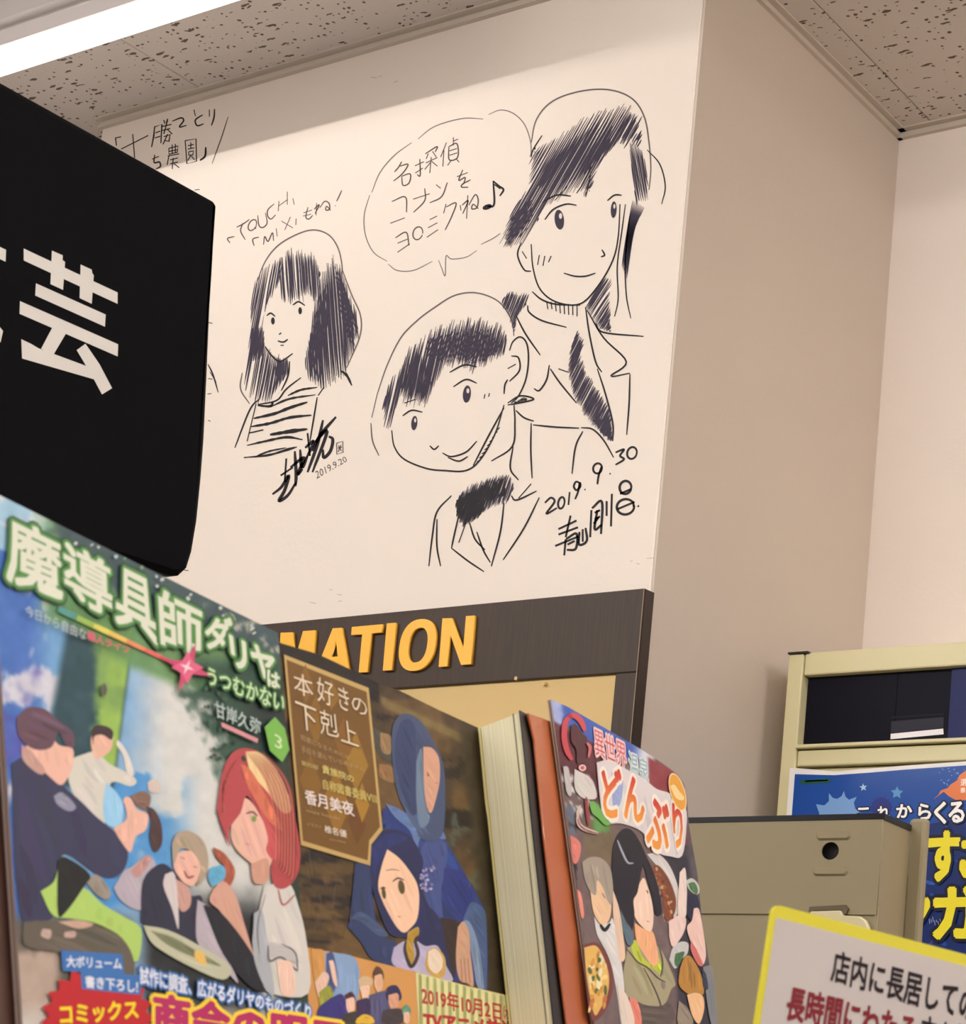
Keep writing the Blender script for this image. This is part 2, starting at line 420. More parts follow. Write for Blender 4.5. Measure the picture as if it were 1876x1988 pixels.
pen(p, W1, [[(655,575),(690,566),(688,590),(655,598),(655,575)], [(668,560),(668,596)], [(680,558),(680,592)], [(655,587),(690,580)], [(650,605),(695,596)],
  [(655,605),(648,640)], [(660,620),(690,612)], [(660,635),(690,628)], [(672,612),(668,655)], [(675,635),(695,650)],
  [(718,545),(760,538),(762,625),(725,635),(718,545)], [(728,565),(752,560)], [(740,552),(740,575)], [(728,578),(754,573)], [(732,588),(750,585),(748,600),(732,602),(732,588)],
  [(740,602),(728,622)], [(742,605),(755,620)]], 2.4, INK, .2, False)
pen(p, W1, [[(798,570),(795,605),(775,622)]], 4, INK)
for q in [[(404,707),(414,728),(424,762)], [(408,722),(420,742)], [(405,626),(413,628)], [(378,369),(388,368)], [(380,374),(384,379)], [(404,735),(413,736)], [(403,765),(411,764)], [(404,816),(409,818)], [(354,1106),(366,1108)]]:
    p.stroke(q, 3, INK)
p.build('ink_lettering', wall_back, m_ink, 'black handwritten characters beside the top of the black sign')
p = Print(SW, 1.5e-4, 1.2e-5)
pen(p, W4, [[(112,345),(70,357),(85,385)], [(125,288),(165,268),(205,240)], [(165,262),(150,310),(178,365)], ellipse(222,275,22,36,.5)+[(240,300)], [(255,215),(262,275),(285,290),(312,262),(302,200)],
  [(355,145),(318,180),(315,215),(335,238),(365,212)], [(385,128),(380,190)], [(436,70),(436,150)], [(380,160),(438,118)], [(470,110),(478,150)],
  [(262,348),(225,362),(232,402)], [(290,395),(298,345),(318,375),(345,322),(352,372)], [(368,295),(374,345)], [(400,250),(470,292)], [(455,225),(420,305)], [(490,235),(488,275)],
  [(562,165),(550,225),(568,238),(592,215)], [(535,200),(588,182)], [(532,220),(582,208)], [(616,140),(612,215)], [(600,178),(632,150),(606,205)], [(635,168),(665,130),(692,142),(694,178),(672,182),(678,160),(702,185)],
  [(770,62),(755,95),(738,130)], [(728,155),(733,158)]], 2.4, PEN)
p.build('ink_lettering', wall_back, m_ink, 'slanted handwriting with capital letters above the girl drawing')
p = Print(SW, 1.5e-4, 1.2e-5)
pen(p, W5, [[(285,665),(268,695),(245,722)], [(275,690),(320,680),(290,730),(240,772)], [(285,745),(332,733),(326,782),(292,795),(285,745)], [(385,650),(387,740),(370,736)], [(358,688),(408,665)], [(360,728),(402,700)],
  [(415,622),(480,582),(470,612)], [(432,620),(420,650)], [(455,608),(476,640)], [(418,672),(482,642)], [(448,640),(440,728)], [(445,668),(412,708)], [(450,663),(482,690)],
  [(532,560),(500,640)], [(518,600),(512,692)], [(570,530),(570,575)], [(570,552),(596,540)], [(545,582),(590,566),(594,640),(548,655),(545,582)], [(548,606),(590,592)], [(548,630),(592,616)], [(560,655),(538,686)], [(585,648),(602,668)],
  [(230,885),(305,860),(312,945)], [(222,1005),(302,975)], [(348,872),(440,842)], [(412,812),(412,880),(350,945)], [(475,792),(500,812)], [(440,892),(505,858),(537,780)],
  [(590,748),(650,725)], [(622,710),(600,768),(635,752),(626,790)], [(665,765),(622,788),(616,805),(652,806)],
  [(250,1085),(310,1055),(325,1128)], [(262,1115),(318,1092)], [(262,1165),(330,1118)], ellipse(374,1060,26,36,.3)+[(400,1062)], [(440,985),(480,965)], [(430,1030),(482,1002)], [(424,1082),(486,1040)],
  [(530,898),(516,950)], [(530,915),(585,893),(562,965),(525,1042)], [(608,905),(612,935)], [(650,850),(643,980)], [(618,905),(652,880),(622,952)], [(655,905),(690,848),(707,872),(700,918),(672,925),(680,900),(708,925)]], 2.6, PEN, .3)
p.poly(W5(ellipse(757, 915, 27, 14, -.35)), INK)
pen(p, W5, [[(757,912),(795,900),(790,770)], [(790,772),(822,800),(847,820),(826,855)], [(795,790),(830,815)]], 4, INK)
pen(p, W5, [[(375,540),(450,480),(540,445),(640,425),(735,430)], [(765,405),(830,380),(900,398),(960,455),(993,540),(1000,610),(992,640)], [(830,1060),(790,1088),(722,1122)],
  [(700,1155),(640,1192),(560,1202),(530,1186),(525,1295),(505,1250),(488,1208)], [(455,1215),(350,1265),(260,1265),(210,1230)], [(205,1215),(130,1165),(85,1070),(78,960),(108,850)], [(120,835),(165,725),(245,630),(340,560)]], 2, (120, 108, 104))
p.build('ink_lettering', wall_back, m_ink, 'handwritten characters and a music note in a speech bubble outline')
p = Print(SW, 1.5e-4, 1.2e-5)
pen(p, W6, [[(1075,1240),(1108,1212),(1128,1235),(1083,1300),(1142,1268)], ellipse(1166,1240,17,32,.2)+[(1182,1248)], [(1212,1180),(1205,1252)], [(1268,1130),(1247,1124),(1235,1150),(1250,1170),(1270,1150),(1268,1130),(1258,1180),(1242,1220)],
  [(1294,1165),(1299,1168)], ellipse(1366,1050,24,28,.3)+[(1388,1060)], [(1388,1040),(1372,1090),(1365,1138)], [(1432,1078),(1438,1081)], [(1465,962),(1512,945),(1490,980),(1512,1000),(1465,1030)], ellipse(1556,965,26,33,.3)+[(1580,975)]], 4.2, INK, .2)
pen(p, W6, [[(1150,1385),(1250,1338)], [(1150,1415),(1258,1375)], [(1217,1310),(1190,1430)], [(1132,1478),(1262,1425)], [(1190,1440),(1182,1530)], [(1192,1440),(1250,1410),(1246,1492),(1196,1500)], [(1200,1470),(1240,1450)],
  [(1266,1400),(1264,1470),(1306,1450),(1300,1378)], [(1284,1385),(1284,1455)], [(1332,1280),(1325,1430)], [(1335,1270),(1390,1235),(1385,1412)], [(1350,1295),(1380,1280)], [(1350,1330),(1380,1315)], [(1365,1280),(1350,1385),(1390,1360)], [(1372,1320),(1345,1355)],
  [(1416,1230),(1416,1312)], [(1445,1190),(1440,1370)], ellipse(1520,1155,32,36,.2)+[(1550,1165)], [(1490,1190),(1548,1165)], ellipse(1520,1262,48,42,-.2)+[(1566,1262)], [(1475,1275),(1570,1235)], [(1588,1255),(1594,1262)]], 5, INK, .2)
p.build('ink_lettering', wall_back, m_ink, 'bold handwritten date and signature at the lower right of the drawings')
p = Print(SW, 1.5e-4, 1.2e-5)
pen(p, W4, [[(430,1705),(420,1850)], [(345,1925),(400,1880),(445,1810),(420,1900),(385,1965),(440,1930),(490,1850)], [(395,1810),(470,1760)], [(482,1660),(490,1800),(486,1875)], [(455,1760),(540,1700),(500,1800),(530,1770)], [(515,1650),(525,1760),(560,1690)],
  [(545,1640),(600,1600),(555,1700)], [(560,1550),(575,1690)], [(590,1660),(640,1560),(735,1450)], [(655,1470),(620,1620),(560,1790)], [(610,1600),(680,1540),(590,1790)], [(690,1570),(715,1590),(700,1660),(660,1700),(655,1650)]], 6.5, INK, .45)
pen(p, W4, [[(738,1612),(776,1600),(778,1668),(740,1680),(738,1612)], [(750,1625),(768,1660)], [(766,1622),(748,1665)], [(745,1642),(772,1636)]], 2.2, PEN, .1, False)
p.text('2019.9.20', W4([(606,1785),(790,1690),(806,1722),(616,1832)]), PEN, -.012)
p.build('ink_lettering', wall_back, m_ink, 'black scribbled signature, seal and small date under the girl drawing')

# the three pictures: plain stand-ins, the same size and weight of ink
p = Print(SW, 1.5e-4, 1.2e-5)   # a woman with a bob
h = [(300,535),(400,480),(395,600),(345,700),(292,800),(285,900),(300,1020),(350,1080),(430,1105),(430,1190),(380,1290),(310,1350),(240,1350),(175,1290),(180,1180),(215,900),(205,800),(235,640)]
p.hatch(W4(h), 1.75, 2.95, 2.52, PURP, 8, 1)
p.hatch(W4([(215,900),(285,900),(300,1020),(290,1080),(200,1110)]), 1.7, 2.07, 2.52, PURP, 4, 2)
p.hatch(W4([(370,1095),(440,1100),(440,1180),(390,1255),(360,1180)]), 1.6, 1.97, 2.18, PURP, 3, 3)
fr = [(400,500),(450,445),(505,440),(590,465),(640,560),(630,735),(560,705),(480,735),(400,720),(385,600)]
p.hatch(W4(fr), 1.5, 2.51, 2.52, PURP, 10, 4)
rt = [(640,600),(720,480),(765,550),(805,680),(870,850),(872,950),(830,1060),(800,1150),(710,1240),(640,1262),(565,1200),(545,1100),(572,960),(605,850),(622,720)]
p.hatch(W4(rt), 1.5, 2.73, 2.69, PURP, 10, 5)
p.hatch(W4([(600,760),(680,620),(700,820),(650,1000),(640,1230),(570,1180),(575,960)]), 1.62, 2.51, 2.52, PURP, 8, 6)
p.hatch(W4([(730,520),(800,680),(872,900),(850,1010),(790,950),(745,700)]), 1.25, 2.40, 2.52, PURP, 8, 16)
pen(p, W4, [[(245,640),(300,500),(380,400),(500,330),(600,305),(690,335),(745,410),(770,510),(772,600)], [(770,540),(830,700),(885,830),(880,960),(800,1150)], [(160,1180),(150,1280),(205,1370)]], 2.7, (110, 98, 96))
pen(p, W4, [[(300,1020),(345,1080),(395,1110),(470,1062)], [(450,1110),(440,1200),(400,1290)], [(310,830),(335,815),(362,835)], [(470,765),(505,745),(545,768)], [(378,985),(412,992),(440,975)], [(400,935),(385,945)], [(395,1012),(415,1012)],
  [(265,1340),(205,1410),(115,1640)], [(245,1370),(190,1600)], [(520,1210),(430,1280),(370,1350),(255,1375)], [(620,1330),(600,1450),(575,1600)], [(660,1270),(625,1320)]], 3.2, INK)
for a, b in ((348, 862), (515, 800)): p.poly(W4(ellipse(a, b, 11, 22)), INK, False)
for l, ww in ([[(440,1320),(520,1285),(620,1270)], 6], [[(330,1390),(450,1340),(610,1315)], 5], [[(230,1460),(360,1430),(450,1395),(560,1360)], 8], [[(215,1510),(330,1490),(450,1455),(585,1440)], 7], [[(200,1550),(290,1530)], 8], [[(330,1560),(450,1540),(560,1525)], 9],
  [[(190,1625),(300,1600),(430,1575),(530,1590)], 6], [[(170,1700),(320,1685),(440,1650),(495,1635)], 6], [[(250,1690),(330,1660),(430,1640)], 5], [[(760,1165),(800,1195),(832,1258)], 7], [[(255,1380),(330,1385),(350,1360)], 7]):
    p.stroke(W4(l), ww/1.3, INK, .6, jit=.25)
p.build('ink_sketch', wall_back, m_ink, 'marker sketch of a woman with bobbed hair and a striped top')
p = Print(SW, 1.5e-4, 1.2e-5)   # a tall person in jacket and tie
hr = [(1010,600),(1120,560),(1210,490),(1300,430),(1400,400),(1480,375),(1550,365),(1595,450),(1600,560),(1530,560),(1500,540),(1420,620),(1350,720),(1320,840),(1270,800),(1180,850),(1090,880),(1040,985),(990,1060),(960,1110),(870,1150),(835,1090),(900,930),(985,820),(1000,700)]
p.hatch(W5(hr), -1.05, 2.84, 2.52, PURP, 14, 7)
p.hatch(W5([(1120,600),(1300,500),(1440,470),(1440,560),(1330,700),(1240,760),(1080,840),(1040,760)]), -1.05, 2.84, 2.18, PURP, 8, 8)
p.hatch(W5([(900,960),(1000,860),(1010,960),(960,1060),(880,1130),(850,1100)]), -.9, 2.40, 2.18, PURP, 6, 9)
p.hatch(W5([(1540,560),(1610,600),(1640,700),(1640,860),(1580,900),(1560,760)]), 1.4, 2.62, 2.35, PURP, 6, 10)
pen(p, W5, [[(1000,560),(1030,430),(1120,330),(1280,275),(1440,270),(1560,320),(1625,420),(1650,560),(1660,700),(1650,820)]], 2.9, (105, 94, 92))
pen(p, W5, [[(1000,1120),(1010,1250),(1050,1370),(1140,1440),(1270,1450),(1370,1350),(1450,1210),(1480,1080),(1490,900)], [(1075,985),(1120,930),(1190,900),(1250,905)], [(1420,880),(1460,850),(1500,850)], [(1060,890),(1140,850),(1220,855)],
  [(1180,1280),(1240,1297),(1300,1297),(1355,1280)], [(1390,1150),(1405,1180),(1385,1190)], [(1045,1180),(1035,1235)], [(1075,1185),(1065,1240)], [(1110,1185),(1095,1220)], [(945,1110),(925,1180),(960,1260),(1000,1270)], [(950,1160),(975,1200)]], 3.2, INK)
p.poly(W5(ellipse(1155, 985, 26, 55, -.1)), PURP, False); p.poly(W5(ellipse(1455, 930, 16, 46, .05)), PURP, False)
p.up(); p.poly(W5(ellipse(1162, 965, 9, 16)), (225, 210, 198), False); p.poly(W5(ellipse(1459, 912, 6, 13)), (225, 210, 198), False); p.up()
pen(p, W6, [[(1005,75),(1060,120),(1140,145),(1270,150)], [(980,150),(990,190),(1060,235),(1195,272)], [(915,205),(970,310),(1050,425)], [(1310,180),(1400,330),(1525,462),(1440,540),(1545,525)], [(1300,160),(1320,300),(1355,460),(1390,520)], [(1355,250),(1400,300),(1620,322)],
  [(1100,480),(1085,560),(1045,620),(1015,610)], [(1105,500),(1160,580),(1250,690)], [(1545,530),(1540,700),(1527,865)], [(1365,500),(1410,640),(1450,800),(1450,900)], [(1010,810),(1130,822),(1265,828)], [(1275,825),(1340,835),(1400,895),(1455,990)], [(1285,845),(1245,930),(1225,1080)], [(1000,800),(998,950),(1005,1105)], [(1150,500),(1205,520)]], 3.4, INK)
for k in range(10): p.stroke(W5([(1560+k*7, 880+k*4), (1530+k*4, 1050), (1500+k*3, 1240+k*8)]), 2.4, PURP, .8)
pen(p, W5, [[(1520,900),(1500,1050),(1475,1240),(1480,1420),(1460,1520)], [(1545,960),(1520,1200),(1525,1400),(1550,1530)], [(1640,600),(1710,680),(1740,800),(1720,900)], [(1000,640),(1010,600),(1060,520)], [(1300,860),(1315,800),(1330,720)], [(1250,840),(1290,780),(1330,690)], [(1130,880),(1200,800)]], 2.6, INK)
for k in range(8): p.stroke(W6([(1085+k*24, 128+k*3), (1092+k*23, 165+k*6+random.uniform(0, 12))]), 3.4, INK, .4)
p.hatch(W6([(1255,285),(1290,360),(1270,430),(1300,520),(1380,640),(1440,740),(1450,900),(1400,870),(1300,760),(1240,650),(1205,520),(1215,400)]), -1.1, 2.51, 2.52, PURP, 4, 11)
p.hatch(W6([(1255,300),(1285,370),(1250,470),(1215,460),(1225,370)]), -1.1, 2.07, 2.52, PURP, 3, 12)
p.hatch(W6([(1340,780),(1440,780),(1445,890),(1400,870)]), -1.1, 2.07, 2.52, PURP, 3, 13)
p.hatch(W6([(1300,150),(1400,0),(1445,10),(1430,100),(1440,295),(1380,280),(1330,220)]), -1.0, 2.84, 2.35, PURP, 4, 14)
p.hatch(W6([(870,80),(985,95),(970,150),(920,210),(905,300),(880,210),(835,140)]), -1.2, 2.40, 2.35, PURP, 4, 15)
p.build('ink_sketch', wall_back, m_ink, 'large marker sketch of a tall person in a jacket and dark tie')
p = Print(SW, 1.5e-4, 1.2e-5)   # a child smiling
hb = [(175,700),(215,590),(262,520),(320,410),(365,370),(420,330),(500,265),(600,245),(700,240),(780,255),(840,285),(872,340),(850,430),(770,440),(690,500),(610,455),(520,480),(460,600),(430,680),(330,690),(275,640),(250,720),(228,830),(190,790)]
p.hatch(W6(hb), -1.35, 2.73, 2.69, PURP, 12, 21)
p.hatch(W6([(420,345),(560,300),(760,290),(840,350),(800,430),(690,470),(600,440),(480,470),(430,420)]), -1.1, 2.62, 2.18, PURP, 8, 22)
p.hatch(W6([(270,560),(360,420),(430,480),(450,590),(400,670),(310,660)]), -1.4, 2.40, 2.18, PURP, 8, 23)
pen(p, W6, [[(150,640),(205,480),(280,330),(370,235),(470,160),(580,95),(700,82),(820,130),(890,230),(905,320)], [(120,770),(150,640)], [(115,800),(125,900),(160,980)]], 2.7, (105, 94, 92))
pen(p, W6, [[(230,840),(245,930),(300,1000),(420,1050),(520,1062),(640,1062),(720,1000),(800,860),(850,700)], [(850,640),(855,590),(870,560)], [(880,400),(900,350),(940,325),(975,360),(985,450),(970,560),(930,650),(890,690)], [(890,430),(930,440),(935,510),(880,570)], [(870,500),(915,475)],
  [(290,760),(340,730),(400,740)], [(570,600),(640,560),(700,580)], [(300,690),(360,670)], [(550,520),(630,480),(700,490)], [(440,925),(465,945),(490,925)], [(510,965),(560,985),(640,960),(700,900)], [(540,990),(600,1010),(650,985)], [(745,640),(740,665)], [(770,635),(765,655)]], 3.3, INK)
p.poly(W6(ellipse(355, 800, 17, 40, .1)), PURP, False); p.poly(W6(ellipse(645, 640, 22, 48, .1)), PURP, False)
p.up(); p.poly(W6(ellipse(360, 785, 6, 12)), (225, 210, 198), False); p.poly(W6(ellipse(651, 622, 8, 14)), (225, 210, 198), False); p.up()
pen(p, W6, [[(905,700),(910,800),(895,930),(780,1010)], [(915,730),(960,770),(1015,790)], [(900,930),(885,1050),(930,1115)], [(560,1200),(480,1290),(455,1420),(435,1590)], [(480,1330),(480,1480),(500,1590)], [(605,1290),(575,1420),(560,1490)], [(560,1490),(650,1560),(740,1620)], [(640,1350),(600,1460)],
  [(850,1240),(830,1400),(780,1590)], [(1045,1210),(960,1380),(845,1555)], [(890,1200),(920,1225),(1030,1175)], [(930,1215),(1000,1135)], [(700,1400),(735,1500),(775,1570)], [(660,1350),(690,1440),(745,1500)], [(870,690),(940,650),(1015,668),(930,690),(870,700)], [(850,715),(760,880),(680,1035)]], 3.4, INK)
for k in range(9): p.stroke(W6([(700+k*14, 1015-k*22), (722+k*13, 1000-k*22)]), 3, INK, .3)
p.hatch(W6([(600,1200),(680,1140),(800,1100),(880,1090),(905,1150),(870,1230),(780,1260),(700,1300),(620,1360),(590,1300)]), -1.25, 2.18, 2.52, PURP, 5, 24)
p.hatch(W6([(640,1200),(760,1120),(860,1110),(860,1200),(760,1240),(680,1290),(630,1280)]), -1.1, 2.18, 2.52, INK, 3, 25)
p.hatch(W6([(585,1220),(680,1190),(745,1260),(700,1330),(625,1365),(590,1310)]), -1.2, 2.02, 2.6, INK, 5, 27)
p.hatch(W6([(900,690),(960,655),(985,665),(950,690)]), .3, 2.18, 2.52, INK, 1, 26)
p.build('ink_sketch', wall_back, m_ink, 'marker sketch of a smiling child with dark fringe and neck scarf')
p = Print(SW, 1.5e-4, 1.2e-5)
for x, y in ((640,1144),(655,1154),(657,1168),(602,1169),(640,670),(720,150),(735,148),(765,160),(1224,1090),(1236,1094),(1256,1084)): p.stroke([(x, y), (x+random.uniform(4, 14), y+random.uniform(-3, 3))], 1.6, (150, 136, 126))
p.build('wall_scuff', wall_back, m_ink)

# ------------------------------------------------------------ notice board on the drawn wall
m_wood = mat('dark_brown_woodgrain', (60, 45, 34), .55, var=(45, .5, (9, 9, .35)))
m_wood_side = mat('dark_board_edge', (50, 36, 27), .5)
m_tan = mat('tan_board_face', (212, 181, 122), .6, bump=(90, .1, .001), var=(8, .04, (1, 1, 1)))
m_yel = mat('orange_yellow_letter', (253, 188, 62), .4)
SB = Surf((-1.1541, 1.3875, 1.9891), (1, 0, 0), (0, 0, 1))
board = thing('notice_board', (-1.7, YW, 1.4), 'brown framed notice board with orange raised capital letters, under the wall drawings', 'notice board')
hb_ = SB.st(1218, 1305.7)[1]; lf = -1.12
MB().sbox(SB, lf, 0, hb_, 0, -.0145, 0).build('header_panel', m_wood, board, bevel=.0012)
MB().sbox(SB, -.0275, 0, -.75, hb_, -.0145, 0).build('frame_stile', m_wood, board, bevel=.0012)
MB().sbox(SB, lf, lf+.0275, -.75, hb_, -.0145, 0).build('frame_stile', m_wood, board, bevel=.0012)
MB().sbox(SB, lf, 0, -.78, -.75, -.0145, 0).build('frame_rail', m_wood, board, bevel=.0012)
MB().sbox(SB, lf+.0275, -.0275, -.75, hb_, -.0145, -.0040).build('board_face', m_tan, board)
MB().sbox(SB, .0002, .0012, -.78, -.001, -.0142, -.0010).build('edge_strip', m_wood_side, board)
MB().sbox(SB, -.0009, .0001, -.78, -.001, .0001, .0004).build('edge_line', mat('pale_edge_line', (150, 122, 96), .5), board)
for q in ((1056, 1327), (1002, 1317)):
    a, b = SB.st(*q); MB().slab(SB, [(a+.0022*math.cos(t), b+.0022*math.sin(t)) for t in [i*math.pi/4 for i in range(8)]], -.004, .0005).build('tack', m_tan, board)
B2 = mapper(520, 1120, 3.908)
S_let = SB
def letter(loops, shift=0):
    out = []
    for l in loops:
        out.append([(SB.st(x, y)[0]+shift, SB.st(x, y)[1]) for x, y in B2(l)])
    return fill_curve(SB, out, .0003, .0042, 'raised_letter', m_yel, board)
def sell(cx, cy, rx, ry, sh, n=36, e=.86):
    o = []
    for i in range(n):
        t = 2*math.pi*i/n; c, s = math.cos(t), math.sin(t)
        x = abs(c)**e*math.copysign(1, c)*rx; y = abs(s)**e*math.copysign(1, s)*ry
        o.append((cx + x - sh*y, cy + y - .09*x))
    return o
LN = [(1347,322),(1418,320),(1505,555),(1525,305),(1590,300),(1563,668),(1488,675),(1405,440),(1383,685),(1318,690)]
LO = [sell(1157,523,137,196,.13), sell(1160,524,72,132,.13)]
letter([LN]); letter(LO)
letter([[(925,360),(992,355),(963,713),(895,718)]])
letter([[(660,387),(893,366),(885,428),(808,435),(778,728),(712,732),(738,442),(655,448)]])
letter([[(515,397),(582,393),(645,735),(572,740),(558,668),(480,674),(452,745),(375,750)], [(540,490),(553,610),(500,614)]])
letter([[(120,430),(210,427),(232,620),(290,418),(381,411),(362,752),(296,757),(308,560),(246,762),(205,765),(180,560),(165,768),(95,772)]])
a_of = lambda x: SB.st(*B2([(x, 520)])[0])[0]
letter([[(-60,445),(40,437),(85,470),(88,560),(45,610),(75,775),(0,782),(-28,625),(-62,628),(-78,790),(-145,795),(-128,450)], [(-50,505),(-57,570),(0,565),(20,540),(18,505)]])
letter(LO, a_of(-282)-a_of(1157))
letter([[(x+40, y-3) for x, y in [(-590,490),(-425,475),(-430,535),(-525,543),(-532,620),(-450,612),(-455,672),(-538,680),(-552,850),(-620,856)]]])
letter([LN], a_of(-735)-a_of(1455))
letter([[(925,360),(992,355),(963,713),(895,718)]], a_of(-965)-a_of(943))

# ------------------------------------------------------------ beige cabinet with poster by the far wall
m_cream = mat('cream_painted_steel', (214, 203, 158), .45, var=(5, .03, (1, 1, 1)))
m_navy = mat('dark_glass_panel', (10, 9, 22), .5, spec=.12)
m_navy2 = mat('blue_glass_panel', (30, 34, 84), .45, spec=.2)
m_white = mat('white_card', (232, 226, 224), .5)
SCb = Surf((-1.1216, 1.6, 0), (1, 0, 0), (0, 0, 1))
cab = thing('display_cabinet', (-.7, 1.68, 0), 'cream steel cabinet with a dark glass strip under its top rail, by the far wall', 'cabinet')
W = .86
MB().sbox(SCb, 0, .0195, 0, 1.9719, -.17, 0).build('side_post', m_cream, cab, bevel=.0015)
MB().sbox(SCb, W-.0195, W, 0, 1.9719, -.17, 0).build('side_post', m_cream, cab, bevel=.0015)
MB().sbox(SCb, .0200, W-.02, 1.9478, 1.9735, -.17, -.002).build('top_rail', m_cream, cab, bevel=.002)
MB().sbox(SCb, -.0005, .026, 1.9722, 1.9742, -.17, .0015).build('corner_cap', m_black, cab)
MB().sbox(SCb, .0200, W-.02, 1.8655, 1.8695, -.03, .004).build('glass_lip', m_cream, cab, bevel=.001)
MB().sbox(SCb, .0200, W-.02, 1.846, 1.8642, -.17, -.002).build('middle_rail', m_cream, cab, bevel=.002)
MB().sbox(SCb, .0200, W-.02, .05, 1.8455, -.17, -.01).build('door_panel', m_cream, cab, bevel=.002)
MB().sbox(SCb, .0200, W-.02, 1.8697, 1.9476, -.17, -.06).build('back_panel', m_cream, cab)
xs = [SCb.st(x, 1370)[0] for x in (1557, 1729, 1835)]
MB().sbox(SCb, .0202, xs[1]-.0006, 1.8697, 1.9476, -.055, -.012).build('glass_panel', m_navy, cab)
MB().sbox(SCb, xs[1], xs[2]-.0006, 1.8697, 1.9476, -.055, -.012).build('glass_panel', m_navy, cab)
gp = MB().sbox(SCb, xs[2], W-.021, 1.8697, 1.9476, -.055, -.010).build('glass_panel', m_navy2, cab); gp['label'] = 'blue glass panel'
C7 = mapper(1420, 1220, 4.114)
SG = Surf(SCb.pt(0, 0, -.012), SCb.d, SCb.up)
p = Print(SG, 1.5e-4, 1.5e-5); m_pr = print_mat('paper_print', .5)
p.poly(C7([(1275,842),(1695,800),(1698,846),(1272,886)]), (236, 230, 232))
p.poly(C7([(1280,742),(1698,708),(1696,795),(1275,838)]), (40, 38, 50))
p.poly(C7([(1280,705),(1700,675),(1700,690),(1280,720)]), (5, 5, 12))
p.text('日本', C7([(1862,650),(1990,642),(1990,712),(1862,718)]), (235, 232, 240), .02)
p.build('white_strip', cab, m_pr, 'white strip at the foot of the dark glass')
# the blue poster hangs on the cabinet: laminated, its top edge sagging slightly
pos = thing('poster', SCb.pt(.43, 1.5, .004), 'laminated blue poster with yellow and white lettering, on the cream cabinet', 'poster')
SP = Surf(SCb.pt(0, 0, .004), SCb.d, SCb.up)
tp = [SP.st(x, y) for x, y in ((1534,1491),(1560,1492),(1620,1498),(1690,1492),(1760,1486),(1876,1478))]
tp.append((.72, tp[-1][1]+.001))
MB().slab(SP, [(tp[0][0]+.002, 1.30)] + tp + [(.72, 1.30)], -.001, 0).build('white_border', m_white, pos)
m_lam = print_mat('laminated_print', .35, .15)
p = Print(SP, 2e-4, 1.5e-5); P5 = mapper(1560, 1480, 5.231)
def pst(a, b): return proj(SP.pt(a, b))
bl = [(1544,1503),(1620,1505),(1690,1500),(1760,1494),(1876,1486)]
e = SP.st(1876,1486)
p.poly(bl + [pst(.71, e[1]), pst(.71, 1.31), pst(SP.st(1544,1503)[0]+.0005, 1.31)], (14, 70, 152))
p.poly(P5([(1200,640),(1653,560),(2600,500),(2600,1400)]) + [pst(.71, 1.45), pst(.3, 1.45)] + P5([(1150,2100),(1180,1200)]), (12, 38, 100))
rs = random.Random(4)
for k in range(46):
    x, y = rs.uniform(1230, 1900), rs.uniform(640, 1900)
    p.L += (k % 5 == 0); p.poly(P5(ellipse(x, y, rs.uniform(8, 60), rs.uniform(5, 30), rs.uniform(-1, 1), 9)), rs.choice([(24,66,148),(18,38,92),(40,84,170),(34,44,110),(70,60,120)]), False)
p.poly(P5([(130,425),(215,438),(262,395),(262,312),(300,360),(345,372),(390,345),(415,290),(430,350),(465,380),(545,350),(515,410),(530,470),(590,520),(600,640),(140,640),(165,520)]), (118, 158, 208))
def star(cx, cy, r, rot=0, k=5, q=.42): return [(cx + (r if i % 2 == 0 else r*q)*math.sin(rot+i*math.pi/k), cy - (r if i % 2 == 0 else r*q)*math.cos(rot+i*math.pi/k)) for i in range(2*k)]
p.poly(P5(star(612, 255, 42, -.1)), (170, 202, 226)); p.poly(P5(star(953, 310, 66, .05, 5, .5)), (90, 148, 196))
p.poly(P5(star(795, 460, 115, 0, 17, .82)), (30, 44, 122))
p.poly(P5([(-30,182),(278,166),(278,206),(-30,222)]), (24, 84, 62)); p.stroke(P5([(20,194),(120,188),(250,184)]), 3, (150,190,90), .1)
for k in range(28):
    x, y = rs.uniform(1380, 1700), rs.uniform(60, 250); p.poly(P5(ellipse(x, y, rs.uniform(5, 18), rs.uniform(3, 8), rs.uniform(-1, 1), 7)), rs.choice([(70,130,200),(120,160,210)]), k % 7 == 0)
p.poly(P5([(1320,380),(1375,330),(1400,285),(1470,262),(1500,225),(1570,180),(1590,130),(1653,85),(1760,60),(2050,90),(2080,300),(1900,390),(1653,385),(1560,388),(1480,345),(1430,300)]), (222, 120, 66))
p.text('選考', P5([(1600,170),(1740,155),(1740,230),(1600,240)]), (250, 240, 225), .01); p.text('書店員', P5([(1598,258),(1760,245),(1760,300),(1598,312)]), (250, 240, 225), .01)
NV = (12, 16, 44)
for ch, q in (('こ', [(548,462),(682,456),(690,580),(552,590)]), ('れ', [(752,448),(880,440),(890,575),(760,585)]), ('か', [(945,428),(1112,420),(1112,560),(952,570)]), ('ら', [(1165,418),(1300,425),(1310,585),(1175,590)]), ('く', [(1330,400),(1462,398),(1460,630),(1335,625)]), ('る', [(1482,405),(1640,395),(1650,615),(1478,622)])):
    p.text(ch, P5(q), (246, 240, 236), .035, lines=[(.075, NV)])
YL = (232, 214, 44)
